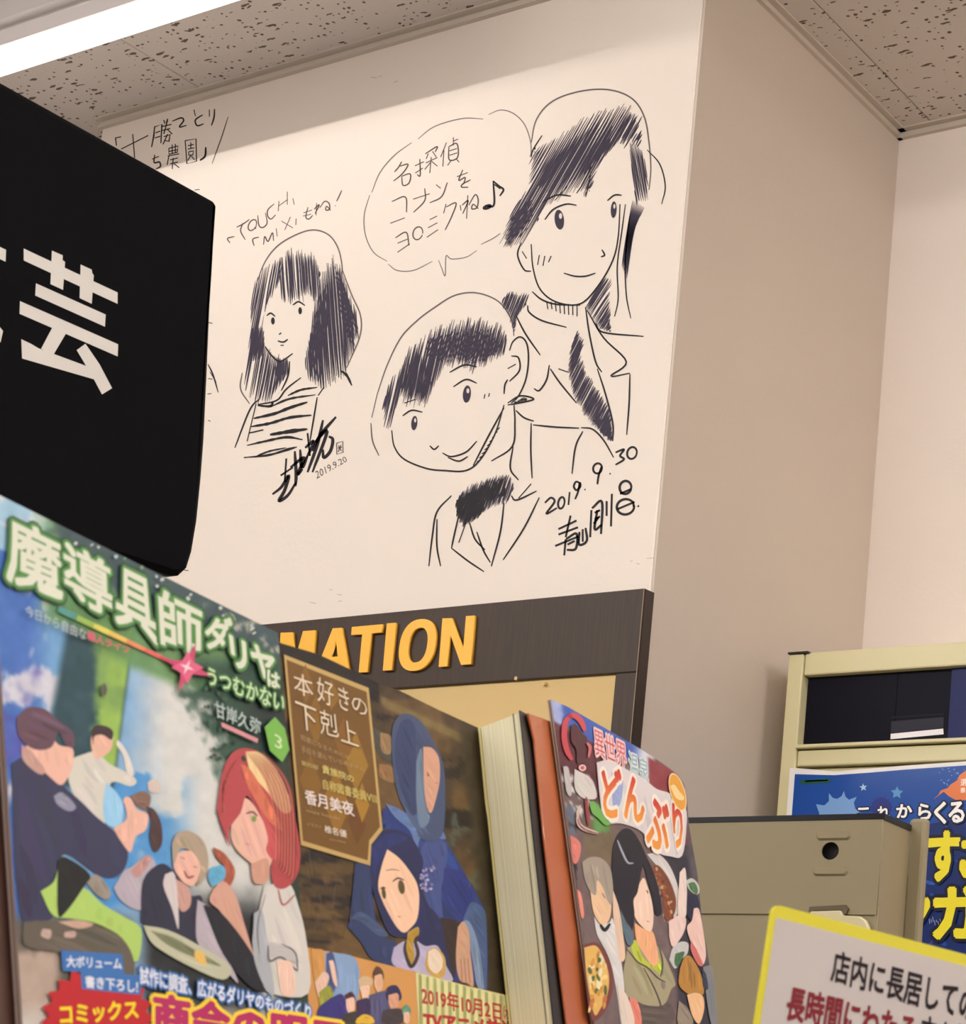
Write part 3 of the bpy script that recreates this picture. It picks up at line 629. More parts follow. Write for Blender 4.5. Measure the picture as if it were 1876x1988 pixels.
for ch, q in (('す', [(1262,695),(1615,690),(1610,1215),(1262,1222)]), ('ご', [(1588,720),(1940,700),(1950,1190),(1592,1200)]), ('い', [(1990,720),(2300,700),(2300,1180),(1990,1190)]), ('マ', [(500,1290),(860,1280),(860,1800),(500,1800)]), ('ン', [(930,1260),(1310,1270),(1300,1790),(930,1790)]), ('ガ', [(1318,1240),(1800,1225),(1830,1800),(1320,1810)])):
    p.text(ch, P5(q), YL, .05, lines=[(.06, NV)])
for k in range(7): p.stroke(P5([(1290+k*18, 1580+rs.uniform(-20, 40)), (1296+k*18, 1640+rs.uniform(-20, 20))]), 1.5, (200, 205, 230))
p.build('poster_print', pos, m_lam)

# ------------------------------------------------------------ steel shelf end in front of the cabinet
m_beige = mat('beige_enamelled_steel', (142, 128, 98), .5, bump=(220, .05, .0006), var=(4, .03, (1, 1, 1)))
SU = Surf((-.616, 1.0, 1.6815), (1, 0, 0), (0, 0, 1))
shelf = thing('shelf_unit', (-.8, 1.2, 0), 'beige steel shelf end with black top edging and a round hole', 'shelf')
hc = SU.st(1612, 1652); rr = .0048
def rrect(cx, cy, w_, h_, n=6):
    r = h_/2; o = []
    for s_, a0 in ((1, -math.pi/2), (-1, math.pi/2)):
        for i in range(n+1): t = a0 + math.pi*i/n; o.append((cx + s_*(w_/2-r) + r*math.cos(t), cy + r*math.sin(t)))
    return o
zs = SU.st(1440, 1775)[1]
hole = [(hc[0]+rr*1.45*math.cos(i*math.pi/10), hc[1]+rr*1.25*math.sin(i*math.pi/10)) for i in range(20)]
slot = [(SU.st(*P5([(x, y)])[0])) for x, y in ((75,1500),(95,1465),(440,1455),(465,1490),(455,1530),(85,1530))]
fill_curve(SU, [[(-.40, zs+.0004), (0, zs+.0004), (0, -.0028), (-.40, -.0028)], hole, ], -.0012, 0, 'upper_panel', m_beige, shelf)
fill_curve(SU, [[(-.40, -1.60), (0, -1.60), (0, zs+.006), (-.40, zs+.006)]], -.0027, -.0013, 'lower_panel', m_beige, shelf)
MB().slab(SU, [(hc[0]+rr*2.2*math.cos(t), hc[1]+rr*2*math.sin(t)) for t in [i*math.pi/6 for i in range(12)]], -.008, -.006).build('hole_backing', m_black, shelf)
for (x, y, ww_) in ((310, 745, .0285), (280, 1108, .0285)):
    a, b = SU.st(*P5([(x, y)])[0]); mb = MB()
    o1, o2 = rrect(a, b, ww_, .0072), rrect(a, b, ww_-.004, .0036)
    mb.prism([tuple(SU.pt(u, v, -.0005)) for u, v in o1], [tuple(SU.pt(u, v, .0016)) for u, v in o2]).build('pressed_rib', m_beige, shelf, smooth=False)
ge = SU.pt(0, 0)
ce = EYE + ray(1768, 1612)*((1.6790-1.5)/ray(1768, 1612)[2])       # the far end of the slanting face
SD = Surf(ge, (ce-ge)*[1, 1, 0]/np.linalg.norm((ce-ge)[:2]), (0, 0, 1))
Lc = np.linalg.norm((ce-ge)[:2])
MB().sbox(SD, .0004, Lc, -1.60, -.0028, -.0012, 0).build('slanted_panel', m_beige, shelf)
MB().sbox(SU, -.40, .0002, -.0027, .0010, -.0014, .0006).build('top_edging', m_black, shelf)
MB().sbox(SD, .0004, Lc+.0002, -.0030, .0010, -.0014, .0008).build('top_edging', m_black, shelf)
pa_ = ce + np.array([.001, .002, 0]); SPo = Surf(pa_, (1, 0, 0), (0, 0, 1))
wx = SPo.st(1797, 1600)[0]; zt = SPo.st(1800, 1588)[1]
MB().sbox(SPo, -.004, wx, -ce[2], zt, -.008, 0).build('corner_post', m_beige, shelf, bevel=.0025)
MB().sbox(SU, -.40, -.398, -1.60, -.003, -.45, -.0020).build('back_sheet', m_beige, shelf)
for z_ in (-.12, -.45, -.80, -1.15, -1.55): MB().sbox(SU, -.396, -.09, z_-.02, z_, -.22, -.0100).build('shelf_board', m_beige, shelf)
a, b = SU.st(*P5([(270, 1480)])[0]); hk = MB()
o = [SU.st(*q) for q in P5([(70,1520),(80,1470),(440,1450),(470,1490),(450,1545),(400,1545),(410,1500),(130,1510),(115,1540)])]
hk.slab(SU, o, .0002, .0020).build('hook_slot', mat('slot_shadow_steel', (92, 78, 56), .5), shelf)
o = [SU.st(*q) for q in P5([(100,1520),(410,1510),(430,1560),(600,1570),(660,1610),(690,1680),(700,1760),(100,1760)])]
hk = MB(); hk.slab(SU, o, .0003, .0040).build('hook', mat('cream_hook', (206, 192, 150), .4), shelf, bevel=.0008)

# ------------------------------------------------------------ black category sign
SS = Surf((-.9, .667, 1.996), (0, 1, 0), (0, 0, 1), (1, 0, 0))
m_sign = mat('black_sign_board', (8, 8, 10), .7, bump=(3, .2, .004), spec=.07)
sg = thing('category_sign', (-.91, .55, 1.45), 'large black sign panel with white character, at the left edge', 'sign')
S3 = mapper(0, 150, 2.029)
outl = [(420,390),(424,396),(423,425),(418,520),(413,600),(408,720),(402,850),(396,930),(388,1010),(378,1070),(368,1102),(352,1117),(335,1116)]
st_ = [SS.st(x, y) for x, y in outl]
b0, b1 = st_[-1][1], st_[0][1]
poly = [(-.46, b1+.001)] + st_ + [(-.46, b0-.002)]
mb = MB()
def inset(poly, k):
    c = np.mean(poly, 0); out = []
    for i, q in enumerate(poly):
        a_, b_ = np.array(poly[i-1]), np.array(poly[(i+1) % len(poly)]); t = b_-a_; t /= max(np.linalg.norm(t), 1e-9); nn = np.array([t[1], -t[0]])
        if (c-np.array(q)) @ nn < 0: nn = -nn
        out.append(tuple(np.array(q)+nn*k))
    return out
ins = inset(poly, .0035)
L0 = [tuple(SS.pt(a, b, -.012)) for a, b in poly]; L1 = [tuple(SS.pt(a, b, -.003)) for a, b in poly]; L2 = [tuple(SS.pt(a, b, 0)) for a, b in ins]
mb.prism(L0, L1); mb.prism(L1, L2); mb.build('sign_panel', m_sign, sg)
p = Print(SS, 3e-4, 1.2e-5)
WH = (214, 208, 200)
for q in ([(92,675),(462,848),(462,893),(92,722)], [(203,683),(246,702),(245,720),(255,728),(247,838),(197,815)], [(316,738),(360,758),(362,772),(368,780),(360,893),(312,870)], [(140,812),(415,935),(412,983),(137,860)], [(77,882),(464,1052),(462,1100),(75,932)],
          [(205,985),(258,1010),(208,1095),(160,1070)], [(82,1032),(120,1050),(150,1068),(372,1150),(375,1192),(85,1108)], [(335,1050),(300,1075),(360,1175),(400,1250),(440,1225),(390,1130)],
          [(22,680),(-330,515),(-330,562),(20,727)], [(-170,520),(-125,541),(-125,640),(-170,618)], [(-90,640),(-40,665),(-150,930),(-330,985),(-330,930),(-190,890)], [(-270,560),(-220,583),(-110,850),(10,1000),(0,1045),(-150,900)]):
    p.poly(S3(q), WH)
p.build('white_character', sg, print_mat('sign_vinyl', .5))
for a in (-.35, -.12): MB().sbox(SS, a-.008, a+.008, -.9, b0+.03, -.022, -.0125).build('support_post', m_black, sg, bevel=.002)

# ------------------------------------------------------------ rack and the books on it
A0, T0 = math.radians(19.4), math.radians(12)
D = np.array([-math.sin(A0), math.cos(A0), 0]); H_ = np.array([math.cos(A0), math.sin(A0), 0])
U = -H_*math.sin(T0) + np.array([0, 0, 1])*math.cos(T0)
S1 = Surf(EYE + ray(540, 1231)*.548, D, U)
N1 = S1.n
S2 = Surf(S1.p0 - N1*.0058, D, U)
SQ = Surf(S2.p0 + N1*.0016, D, U)
PA = SQ.hit(928, 1411)
TA = .0172
S4 = Surf(PA + N1*(TA+.0022), D, U)       # orange board's face
S5 = Surf(S4.p0 + N1*.0025, D, U)         # third book's face
m_paper = mat('page_edges', (206, 196, 158), .8, var=(30, .08, (1, 1, 1)))
def pages_mat():
    m = bpy.data.materials.new('page_block'); m.use_nodes = True; nt = m.node_tree; b = nt.nodes['Principled BSDF']
    tc = nt.nodes.new('ShaderNodeTexCoord'); mp = nt.nodes.new('ShaderNodeMapping'); mp.inputs['Scale'].default_value = (1, 1, 1)
    dt = nt.nodes.new('ShaderNodeVectorMath'); dt.operation = 'DOT_PRODUCT'; dt.inputs[1].default_value = tuple(N1)
    nz = nt.nodes.new('ShaderNodeTexNoise'); nz.noise_dimensions = '1D'; nz.inputs['Scale'].default_value = 1600; nz.inputs['Detail'].default_value = 2
    n2 = nt.nodes.new('ShaderNodeTexNoise'); n2.inputs['Scale'].default_value = 40
    mx = nt.nodes.new('ShaderNodeMix'); mx.data_type = 'RGBA'; mx.inputs['A'].default_value = (*lin((184, 174, 134)), 1); mx.inputs['B'].default_value = (*lin((226, 218, 186)), 1)
    av = nt.nodes.new('ShaderNodeMath'); av.operation = 'MULTIPLY_ADD'; av.inputs[1].default_value = .25
    bp = nt.nodes.new('ShaderNodeBump'); bp.inputs['Strength'].default_value = .35; bp.inputs['Distance'].default_value = .0004
    L = nt.links; L.new(tc.outputs['Object'], dt.inputs[0]); L.new(dt.outputs['Value'], nz.inputs['W']); L.new(tc.outputs['Object'], n2.inputs['Vector'])
    L.new(n2.outputs[0], av.inputs[0]); L.new(nz.outputs[0], av.inputs[2]); L.new(av.outputs[0], mx.inputs['Factor']); L.new(mx.outputs['Result'], b.inputs['Base Color'])
    L.new(nz.outputs[0], bp.inputs['Height']); L.new(bp.outputs[0], b.inputs['Normal']); b.inputs['Roughness'].default_value = .85; return m
m_pages = pages_mat()
m_gloss = print_mat('book_jacket_print', .5, 0)
m_card = mat('cover_card', (150, 128, 118), .5)
def tb(S): return -.190 + (S1.p0-S.p0) @ U
def resample(P, t):
    P = np.array(P, float); L = np.r_[0, np.cumsum(np.linalg.norm(np.diff(P, axis=0), axis=1))]; L /= L[-1]
    return np.array([np.interp(t, L, P[:, 0]), np.interp(t, L, P[:, 1])])
def coons(T, B, L, R):
    c00, c10, c01, c11 = np.array(T[0]), np.array(T[-1]), np.array(B[0]), np.array(B[-1])
    def f(u, v):
        a = (1-v)*resample(T, u)+v*resample(B, u)+(1-u)*resample(L, v)+u*resample(R, v)
        return tuple(a-((1-u)*(1-v)*c00+u*(1-v)*c10+(1-u)*v*c01+u*v*c11))
    return f
def book(name, S, f, th, label, art, nx, ny, spine_right=True, pages=None, card=None):
    c = S.st(*f(.5, .9)); t = thing(name, S.pt(c[0], tb(S), -th/2), label, 'book')
    k = 24
    out = [f(i/k, 0) for i in range(k)] + [f(1, i/k) for i in range(k)] + [f(1-i/k, 1) for i in range(k)] + [f(0, 1-i/k) for i in range(k)]
    st = [S.st(*q) for q in out]
    MB().slab(S, st, -.0006, 0).build('front_cover', card or m_card, t)
    ins = inset(st, .0018)
    MB().slab(S, ins, -th+.0006, -.0006).build('page_block', pages or m_paper, t)
    MB().slab(S, st, -th, -th+.0006).build('back_cover', card or m_card, t)
    painted_grid(S, 0, 0, 0, 0, nx, ny, art, 8e-5, t, m_gloss, 'cover_art', shape=f)
    return t
def rect(S, a0, a1, b1, b0, slant=0.0):
    P = lambda a, b: proj(S.pt(a, b))
    n = 8; ed = lambda p, q: [P(p[0]+(q[0]-p[0])*i/n, p[1]+(q[1]-p[1])*i/n) for i in range(n+1)]
    return coons(ed((a0, b1), (a1, b1)), ed((a0, b0), (a1+slant, b0)), ed((a0, b1), (a0, b0)), ed((a1, b1), (a1+slant, b0)))

# rack
m_rack = mat('dark_brown_rack_board', (74, 46, 36), .5, var=(20, .1, (1, 1, .3)))
rack = thing('display_rack', S1.pt(.07, tb(S1)-.02, -.03)*[1, 1, 0], 'dark brown sloped rack that the three face-out comics stand on', 'rack')
MB().sbox(S1, -.17, .30, -.204, -.1905, -.045, .060).build('ledge', m_rack, rack, bevel=.001)
MB().sbox(S1, -.17, -.02, -.190, -.030, -.0078, -.0024).build('back_board', m_rack, rack, bevel=.0008)
MB().sbox(S1, .02, .29, -.190, -.060, -.020, -.014).build('back_board', m_rack, rack, bevel=.0008)
MB().sbox(S1, -.17, .30, -.190, -.176, .056, .060).build('front_lip', m_rack, rack, bevel=.0008)
q = [S1.pt(-.16, -.2045, -.04), S1.pt(-.16, -.2045, .055), S1.pt(.29, -.2045, .055), S1.pt(.29, -.2045, -.04)]
MB().prism([tuple(a) for a in q], [(a[0], a[1], 0) for a in q]).build('pedestal', m_rack, rack)
m_orange = mat('orange_brown_divider', (178, 94, 52), .35, coat=.15)
so = [S4.st(*q) for q in ((1026,1384),(1039,1439),(1058,1629),(1077,1787),(1102,1988))]
MB().slab(S4, so + [(so[-1][0]+.002, tb(S4)), (.12, tb(S4)), (.12, so[0][1]+.008), S4.st(1072, 1401)], -.0010, 0).build('divider_board', m_orange, rack, bevel=.0003)['label'] = 'orange-brown divider board'

# ---- first comic
def art1(x, y):
    n = noise2(x+40, y, 90, 1); n2 = noise2(x, y+300, 22, 2); n3 = noise2(x*1.0+y*.3, y*.6, 40, 5)
    c = np.zeros((len(x), 3)); c[:] = (112, 160, 204)
    c = mixc(c, (206, 206, 202), sstep(x+(n-.5)*90, 225, 330))
    c = mixc(c, (64, 104, 178), sstep(110-x+(n-.5)*40, 0, 60)*.9)
    c = mixc(c, (198, 198, 208), sstep(n3, .54, .66)*(x < 120)*(y > 1080))
    c = mixc(c, (84, 84, 168), sstep(n, .55, .7)*(x < 120)*(y > 1200)*.8)
    c = mixc(c, (70, 142, 205), sstep(n, .5, .62)*(x > 180)*sstep(400-x, 0, 90)*(y > 1500)*.9)
    # column
    e0 = 130-(y-1230)*.2; 
    c = mixc(c, (42, 74, 84), sstep(x-e0-(y-1300)*.02, -12, 10)*sstep(252-(y-1290)*.13-x, -4, 4)*sstep(1530-y, -10, 10)*(y > 1180))
    c = mixc(c, (146, 182, 84), sstep(x+(n2-.5)*26, 172, 200)*sstep(250-(y-1290)*.13-x, -4, 6)*sstep(1500-y, -10, 10)*(y > 1190)*(.75+.25*sstep(n, .4, .6)))
    # foliage over the title
    line = 960+.5*x
    d = y-line
    c = mixc(c, (150, 186, 208), (d < 105)*(x < 110)*1.0); c = mixc(c, (206, 208, 206), sstep(n, .45, .55)*(d < 60)*(x < 120))
    c = mixc(c, (96, 140, 84), sstep(x+(n2-.5)*40, 60, 110)*sstep(210-d+(n-.5)*60, -10, 20)*.9)
    c = mixc(c, (64, 84, 88), sstep(x+(n2-.5)*50, 85, 120)*sstep(85-d+(n-.5)*50, -10, 15))
    c = mixc(c, (176, 172, 156), sstep(n2, .66, .74)*(x > 330)*sstep(60-d, 0, 20)*.8)
    c = mixc(c, (50, 80, 66), sstep(x+(n2-.5)*90+(n-.5)*60-np.maximum(0, y-1340)*.55, 335, 375)*sstep(y, 1260, 1300))
    c = mixc(c, (34, 48, 48), sstep(x+(n2-.5)*40-np.maximum(0, y-1400)*.3, 440, 520)*sstep(y, 1290, 1400))
    c = mixc(c, (38, 58, 46), sstep(x+(n-.5)*40, 520, 560)*(y > 1480))
    # lower left rocks and table
    c = mixc(c, (96, 90, 80), sstep(y+(n2-.5)*30, 1760, 1800)*sstep(270-x, -10, 40))
    c = mixc(c, (176, 156, 142), sstep(y+(n2-.5)*30, 1830, 1860)*sstep(130-x+(n-.5)*60, -10, 20))
    c = mixc(c, (40, 44, 46), sstep(y+(n2-.5)*30, 1700, 1790)*sstep(x, 260, 300)*sstep(520-x, 0, 30))
    c = mixc(c, (196, 188, 180), sstep(y, 1930, 1990))
    return c + (n2[:, None]-.5)*22
bk = book('comic_book', S1, rect(S1, -.1276, -.0002, .0003, tb(S1), -.0015), .0016, 'large comic with a pale green title and a picnic scene, leftmost of the standing books', art1, 200, 260)
C1, C1b = mapper(0, 940, 3.026), mapper(0, 1440, 3.026)
p = Print(S1)
SK, SKs = (226, 178, 160), (196, 140, 126)
def hatchb(pts, col): p.blob(C1b(pts), col, 4)
# two people on the left, one pouring
hatchb([(470,80),(560,60),(640,130),(760,190),(800,235),(760,262),(650,240),(620,400),(600,500),(480,400),(400,230),(420,110)], (206, 202, 190))
hatchb([(540,-70),(600,-90),(655,-60),(660,0),(640,60),(560,100),(530,10)], (222, 176, 156)); hatchb([(530,-60),(560,-95),(620,-90),(660,-60),(650,-10),(600,-40),(550,-30),(545,20)], (62, 46, 52))
hatchb([(690,-10),(730,40),(770,130),(780,200),(740,180),(720,80),(680,20)], (214, 208, 200))
hatchb([(620,240),(680,300),(720,380),(700,500),(620,480),(600,380)], (150, 200, 232)); 
hatchb([(60,130),(150,90),(260,180),(340,240),(470,350),(560,440),(680,540),(745,640),(730,740),(660,800),(560,780),(380,660),(350,760),(330,900),(300,1040),(200,1050),(120,1040),(80,700)], (54, 56, 84))
hatchb([(160,-10),(260,-60),(340,20),(420,40),(425,120),(400,200),(355,255),(300,220),(230,150),(150,60)], SK)
hatchb([(90,-140),(160,-200),(260,-190),(340,-120),(420,-60),(430,30),(380,20),(340,-60),(300,30),(220,50),(150,20),(100,-40)], (98, 72, 86))
hatchb([(120,20),(180,60),(260,170),(220,190),(130,110)], (190, 150, 140))
hatchb([(310,320),(360,300),(440,380),(400,410),(330,370)], (140, 140, 160))
hatchb([(660,510),(740,450),(720,340),(760,330),(800,400),(865,430),(850,520),(790,560),(760,650),(700,580)], SK)
hatchb([(760,320),(830,290),(880,320),(860,400),(800,380)], (130, 100, 88)); hatchb([(860,240),(900,220),(940,260),(920,300),(870,290)], (206, 190, 180)); hatchb([(850,380),(900,400),(940,480),(945,600),(900,650),(870,560),(880,470)], (74, 52, 52))
hatchb([(660,860),(720,760),(760,740),(830,690),(900,700),(920,840),(890,950),(800,990),(700,930)], (176, 166, 178)); hatchb([(760,760),(850,670),(880,700),(800,800)], (186, 140, 134))
# grass and plate
hatchb([(230,880),(310,820),(340,700),(370,690),(350,900),(480,860),(600,960),(720,1030),(820,1100),(815,1250),(780,1290),(700,1150),(560,1070),(400,1040),(300,1020)], (170, 202, 104))
hatchb([(330,700),(380,680),(520,780),(480,860),(380,1000),(330,1010)], (26, 30, 32)); hatchb([(500,830),(560,780),(640,880),(620,930),(560,900)], (150, 140, 130))
hatchb([(130,1060),(330,1050),(520,1070),(680,1130),(770,1260),(760,1400),(560,1300),(340,1240),(140,1200)], (98, 90, 80))
hatchb([(330,1060),(450,1050),(540,1075),(450,1100)], (196, 160, 144)); hatchb([(370,1120),(430,1115),(430,1150),(370,1150)], (190, 160, 150)); hatchb([(240,1100),(290,1110),(280,1160),(230,1140)], (188, 160, 150))
# seated fair-haired person
hatchb([(820,1060),(830,820),(930,720),(1010,760),(1100,900),(1180,920),(1160,1150),(1050,1170),(900,1100)], (44, 46, 66))
hatchb([(1010,800),(1100,860),(1110,960),(1060,1000),(1020,920)], (196, 152, 140)); hatchb([(960,780),(1020,790),(1040,1100),(1000,980),(950,850)], (206, 196, 196))
hatchb([(1020,660),(1110,640),(1170,690),(1160,790),(1120,850),(1060,820),(1010,740)], SK)
hatchb([(1000,600),(1030,540),(1100,525),(1180,580),(1215,690),(1195,800),(1150,840),(1170,740),(1120,650),(1050,630),(1010,720)], (170, 152, 132))
p.stroke(C1b([(1070,760),(1095,800),(1130,790)]), 4, (140, 60, 60)); p.stroke(C1b([(1050,680),(1075,690)]), 2.5, (60, 40, 40)); p.stroke(C1b([(1125,735),(1150,740)]), 2.5, (60, 40, 40))
hatchb([(1150,930),(1210,980),(1260,1150),(1330,1280),(1390,1420),(1300,1330),(1160,1200),(1140,1080)], (178, 168, 178))
hatchb([(830,1080),(980,1110),(1180,1210),(1340,1320),(1300,1400),(1120,1330),(940,1230),(870,1170)], (186, 186, 160)); hatchb([(870,1110),(1000,1150),(1160,1240),(1290,1320),(1180,1290),(980,1200)], (120, 124, 92)); hatchb([(1130,1230),(1180,1240),(1200,1310),(1140,1290)], (226, 184, 98))
# bread, arm
hatchb([(1240,620),(1310,660),(1370,760),(1340,850),(1300,830),(1310,740),(1260,680)], (160, 84, 62)); hatchb([(1230,740),(1300,730),(1310,800),(1240,850),(1210,790)], (96, 168, 206))
hatchb([(1240,870),(1300,820),(1370,900),(1420,1060),(1480,1290),(1360,1180),(1290,1010),(1220,940)], (206, 158, 140))
hatchb([(1180,960),(1290,1010),(1460,1230),(1560,1450),(1460,1440),(1300,1250)], (30, 32, 42))
# person with auburn hair and rolled sleeves
hatchb([(1540,850),(1680,830),(1740,960),(1790,1180),(1800,1480),(1580,1480),(1520,1380),(1470,1180),(1500,1040)], (206, 202, 196))
hatchb([(1480,1010),(1530,1000),(1560,1200),(1600,1480),(1540,1440),(1475,1250)], (168, 172, 178))
hatchb([(1350,470),(1420,330),(1520,430),(1600,560),(1580,720),(1530,760),(1480,730),(1380,640),(1345,560)], SK); hatchb([(1460,720),(1560,690),(1560,820),(1480,830)], (200, 150, 130))
hatchb([(1260,400),(1290,200),(1340,80),(1420,40),(1520,70),(1620,180),(1700,370),(1750,620),(1735,780),(1670,860),(1600,850),(1580,730),(1620,600),(1540,480),(1440,320),(1400,420),(1330,520),(1340,620),(1290,500)], (176, 70, 76))
hatchb([(1430,60),(1520,70),(1620,180),(1700,380),(1650,420),(1560,300),(1460,180)], (232, 204, 148)); hatchb([(1400,130),(1460,170),(1560,340),(1650,520),(1560,460),(1450,280)], (204, 110, 84))
hatchb([(1500,370),(1600,540),(1640,620),(1600,700),(1550,640),(1560,560)], (196, 84, 88))
p.stroke(C1b([(1430,425),(1470,415),(1500,440)]), 3, (50, 34, 36)); p.poly(C1b(ellipse(1478, 455, 14, 18)), (120, 150, 80)); p.stroke(C1b([(1425,600),(1455,610)]), 2.5, (180, 90, 90))
for k in range(9): p.stroke(C1b([(1400-k*4, 70+k*6), (1320-k*4, 210+k*8), (1278+k*4, 420)]), 2, (132, 44, 58) if k % 2 else (206, 108, 92), .9)
for k in range(14): p.stroke(C1b([(1430+k*8, 60), (1540+k*10, 220), (1600+k*9, 420), (1610+k*8, 640+k*12), (1600+k*5, 780)]), 2, (132, 44, 58) if k % 2 else (206, 118, 96), .9)
hatchb([(1560,1180),(1640,1190),(1720,1250),(1740,1310),(1640,1270),(1560,1290)], (186, 182, 180)); p.stroke(C1b([(1560,1200),(1570,1290),(1640,1270),(1735,1350)]), 3.2, (70, 62, 76)); p.stroke(C1b([(1640,1190),(1720,1240),(1735,1345)]), 2.6, (90, 80, 92))
hatchb([(1610,1290),(1700,1300),(1720,1480),(1640,1480)], (232, 196, 178)); p.stroke(C1b([(1545,900),(1500,1080),(1510,1250)]), 2, (120, 112, 120)); p.stroke(C1b([(1620,870),(1650,960),(1720,900)]), 3, (176, 84, 78))
for k in range(46):
    x, y = random.uniform(990, 1300), random.uniform(1160, 1620); r_ = random.uniform(6, 20)
    if x > 1130-(y-1160)*.1: p.poly(C1(ellipse(x+(y-1160)*.3, y, r_, r_*.7, random.uniform(0, 3), 7)), random.choice([(42,70,58),(60,92,74),(34,56,50)]), k % 6 == 0)
for k in range(16):
    x = random.uniform(300, 1500); y = 60 + x*.5 + random.uniform(20, 90); p.poly(C1(ellipse(x, y, random.uniform(6, 16), random.uniform(8, 18), 1, 6)), random.choice([(170,188,196),(190,196,190),(120,150,130)]), k % 5 == 0)
hatchb([(580,-330),(600,-340),(612,-300),(598,-265),(575,-285)], (96, 96, 84))
p.build('cover_picture', bk, m_gloss)
p = Print(S1, 6e-4)
GO, GD, GF = (84, 138, 72), (44, 78, 52), (212, 214, 196)
# rainbow streak and pink spark
cols = [(84,150,140),(150,180,90),(214,204,96),(226,186,96),(226,140,100),(222,104,100),(214,70,92)]
for i, c in enumerate(cols): x = 330+i*100; p.stroke(C1([(x, 735+(x-330)*.47), (x+110, 735+(x-220)*.47)]), 12-i*.9, c, 0, False)
for ch, q in (('魔', [(28,165),(345,325),(362,705),(18,575)]), ('導', [(352,318),(640,470),(655,812),(362,655)]), ('具', [(672,470),(880,575),(925,965),(655,815)]), ('師', [(905,600),(1172,735),(1175,1045),(925,955)]),
              ('ダ', [(1190,770),(1352,790),(1325,1000),(1182,965)]), ('リ', [(1322,880),(1425,930),(1440,1115),(1345,1070)]), ('ヤ', [(1440,920),(1592,1000),(1600,1165),(1470,1130)]), ('は', [(1545,1088),(1625,1120),(1622,1212),(1550,1190)])):
    big = ch in '魔導具師'
    p.text(ch, C1(q), GF, .026 if big else .04, lines=[(.075 if big else .11, GD), (.045 if big else .075, GO)])
p.text('うつむかない', C1([(1190,1075),(1655,1240),(1642,1345),(1198,1180)]), (196, 220, 176), .015, lines=[(.12, GD), (.09, (70,120,62))])
p.text('今日から自由な', C1([(118,712),(482,858),(478,925),(122,780)]), (176, 184, 186), .01); p.text('職人ライフ', C1([(484,862),(735,962),(730,1005),(482,918)]), (214, 88, 116), .03)
p.poly(C1(star(1075, 1082, 150, .35, 4, .28)), (196, 70, 108)); p.poly(C1(star(1075, 1082, 95, .0, 4, .5)), (214, 96, 130)); p.poly(C1(star(1072, 1080, 46, .4, 4, .25)), (240, 205, 215))
p.text('甘岸久弥', C1([(1232,1272),(1512,1392),(1500,1478),(1240,1372)]), (176, 190, 184), .012, lines=[(.05, (52,80,72))])
p.poly(C1([(1275,1403),(1492,1500),(1486,1524),(1276,1430)]), (206, 140, 146))
p.poly(C1([(1590,1372),(1650,1440),(1676,1565),(1634,1637),(1560,1570),(1530,1432)]), (116, 176, 78)); p.text('3', C1([(1586,1468),(1632,1492),(1632,1568),(1590,1546)]), (206, 224, 176), .0)
p.build('title_lettering', bk, m_gloss, 'pale green outlined title lettering')
p = Print(S1, 7e-4)
BU = (58, 112, 178)
bst = star(560, 1640, 330, .1, 22, .86); p.poly(C1b([(x*1.02-12, min(y, 2100)) for x, y in bst]), (186, 34, 44))
p.poly(C1b([(342,1228),(702,1250),(715,1365),(352,1350)]), BU); p.text('大ボリューム', C1b([(372,1258),(700,1272),(700,1342),(375,1328)]), (228, 228, 234), .03)
p.poly(C1b([(455,1345),(812,1375),(810,1490),(465,1455)]), BU); p.text('書き下ろし!', C1b([(482,1375),(795,1402),(795,1482),(486,1448)]), (228, 228, 234), .03)
p.text('試作に調査、広がるダリヤのものづくり', C1b([(803,1318),(1815,1548),(1812,1640),(806,1428)]), (226, 226, 234), .03, lines=[(.13, BU)])
p.text('コミックス', C1b([(330,1545),(790,1518),(800,1632),(335,1672)]), (240, 214, 40), .04)
p.text('商会の明日', C1b([(880,1470),(2000,1640),(1990,1900),(880,1720)]), (178, 40, 96), .05, lines=[(.09, (240,206,60))])
p.build('blurb_lettering', bk, m_gloss, 'red burst and blue strips of lettering')

# ---- second book: brown and blue, with a paper band
def art2(x, y):
    n = noise2(x, y, 60, 11); n2 = noise2(x, y, 14, 12); n3 = noise2(x*.4+300, y*1.4, 26, 14)
    c = np.zeros((len(x), 3)); c[:] = (70, 54, 34)
    c = mixc(c, (112, 84, 46), sstep(n, .45, .65)*.7)
    c = mixc(c, (30, 22, 20), sstep(n3, .56, .66)*.9)
    c = mixc(c, (30, 24, 20), sstep(30-(y-(1248+.46*(x-543))), 0, 10)*(x < 735))
    c = mixc(c, (120, 102, 60), sstep(x, 735, 745)*sstep(y-(1248+.46*(x-543)), 10, 16)*sstep(34-(y-(1248+.46*(x-543))), 0, 5)*.9)
    c = mixc(c, (24, 18, 22), sstep(x, 676, 682)*sstep(738-x, 0, 4)*sstep(30-(y-(1248+.46*(x-543))), 0, 4))
    g = sstep(n2, .55, .7)*(y > 1560)*(x > 830); c = mixc(c, (72, 88, 74), g*.7)
    c = mixc(c, (60, 50, 34), sstep(x-(y-1400)*.12, 880, 900)); c = mixc(c, (116, 96, 60), sstep(x-(y-1400)*.125, 922, 934)*.8)
    c = mixc(c, (110, 86, 40), ((y % 43) < 20)*(x < 700)*(y > 1660)*.45)
    return c + (n2[:, None]-.5)*24
Tt = [(543,1248),(617,1270),(679,1299),(732,1325),(776,1341),(853,1379),(928,1413)]
le = S2.st(543, 1248); PL = lambda a, b: proj(S2.pt(a, b))
Tt = [PL(-.002, le[1]+.0005)] + Tt; h2 = tb(S2)
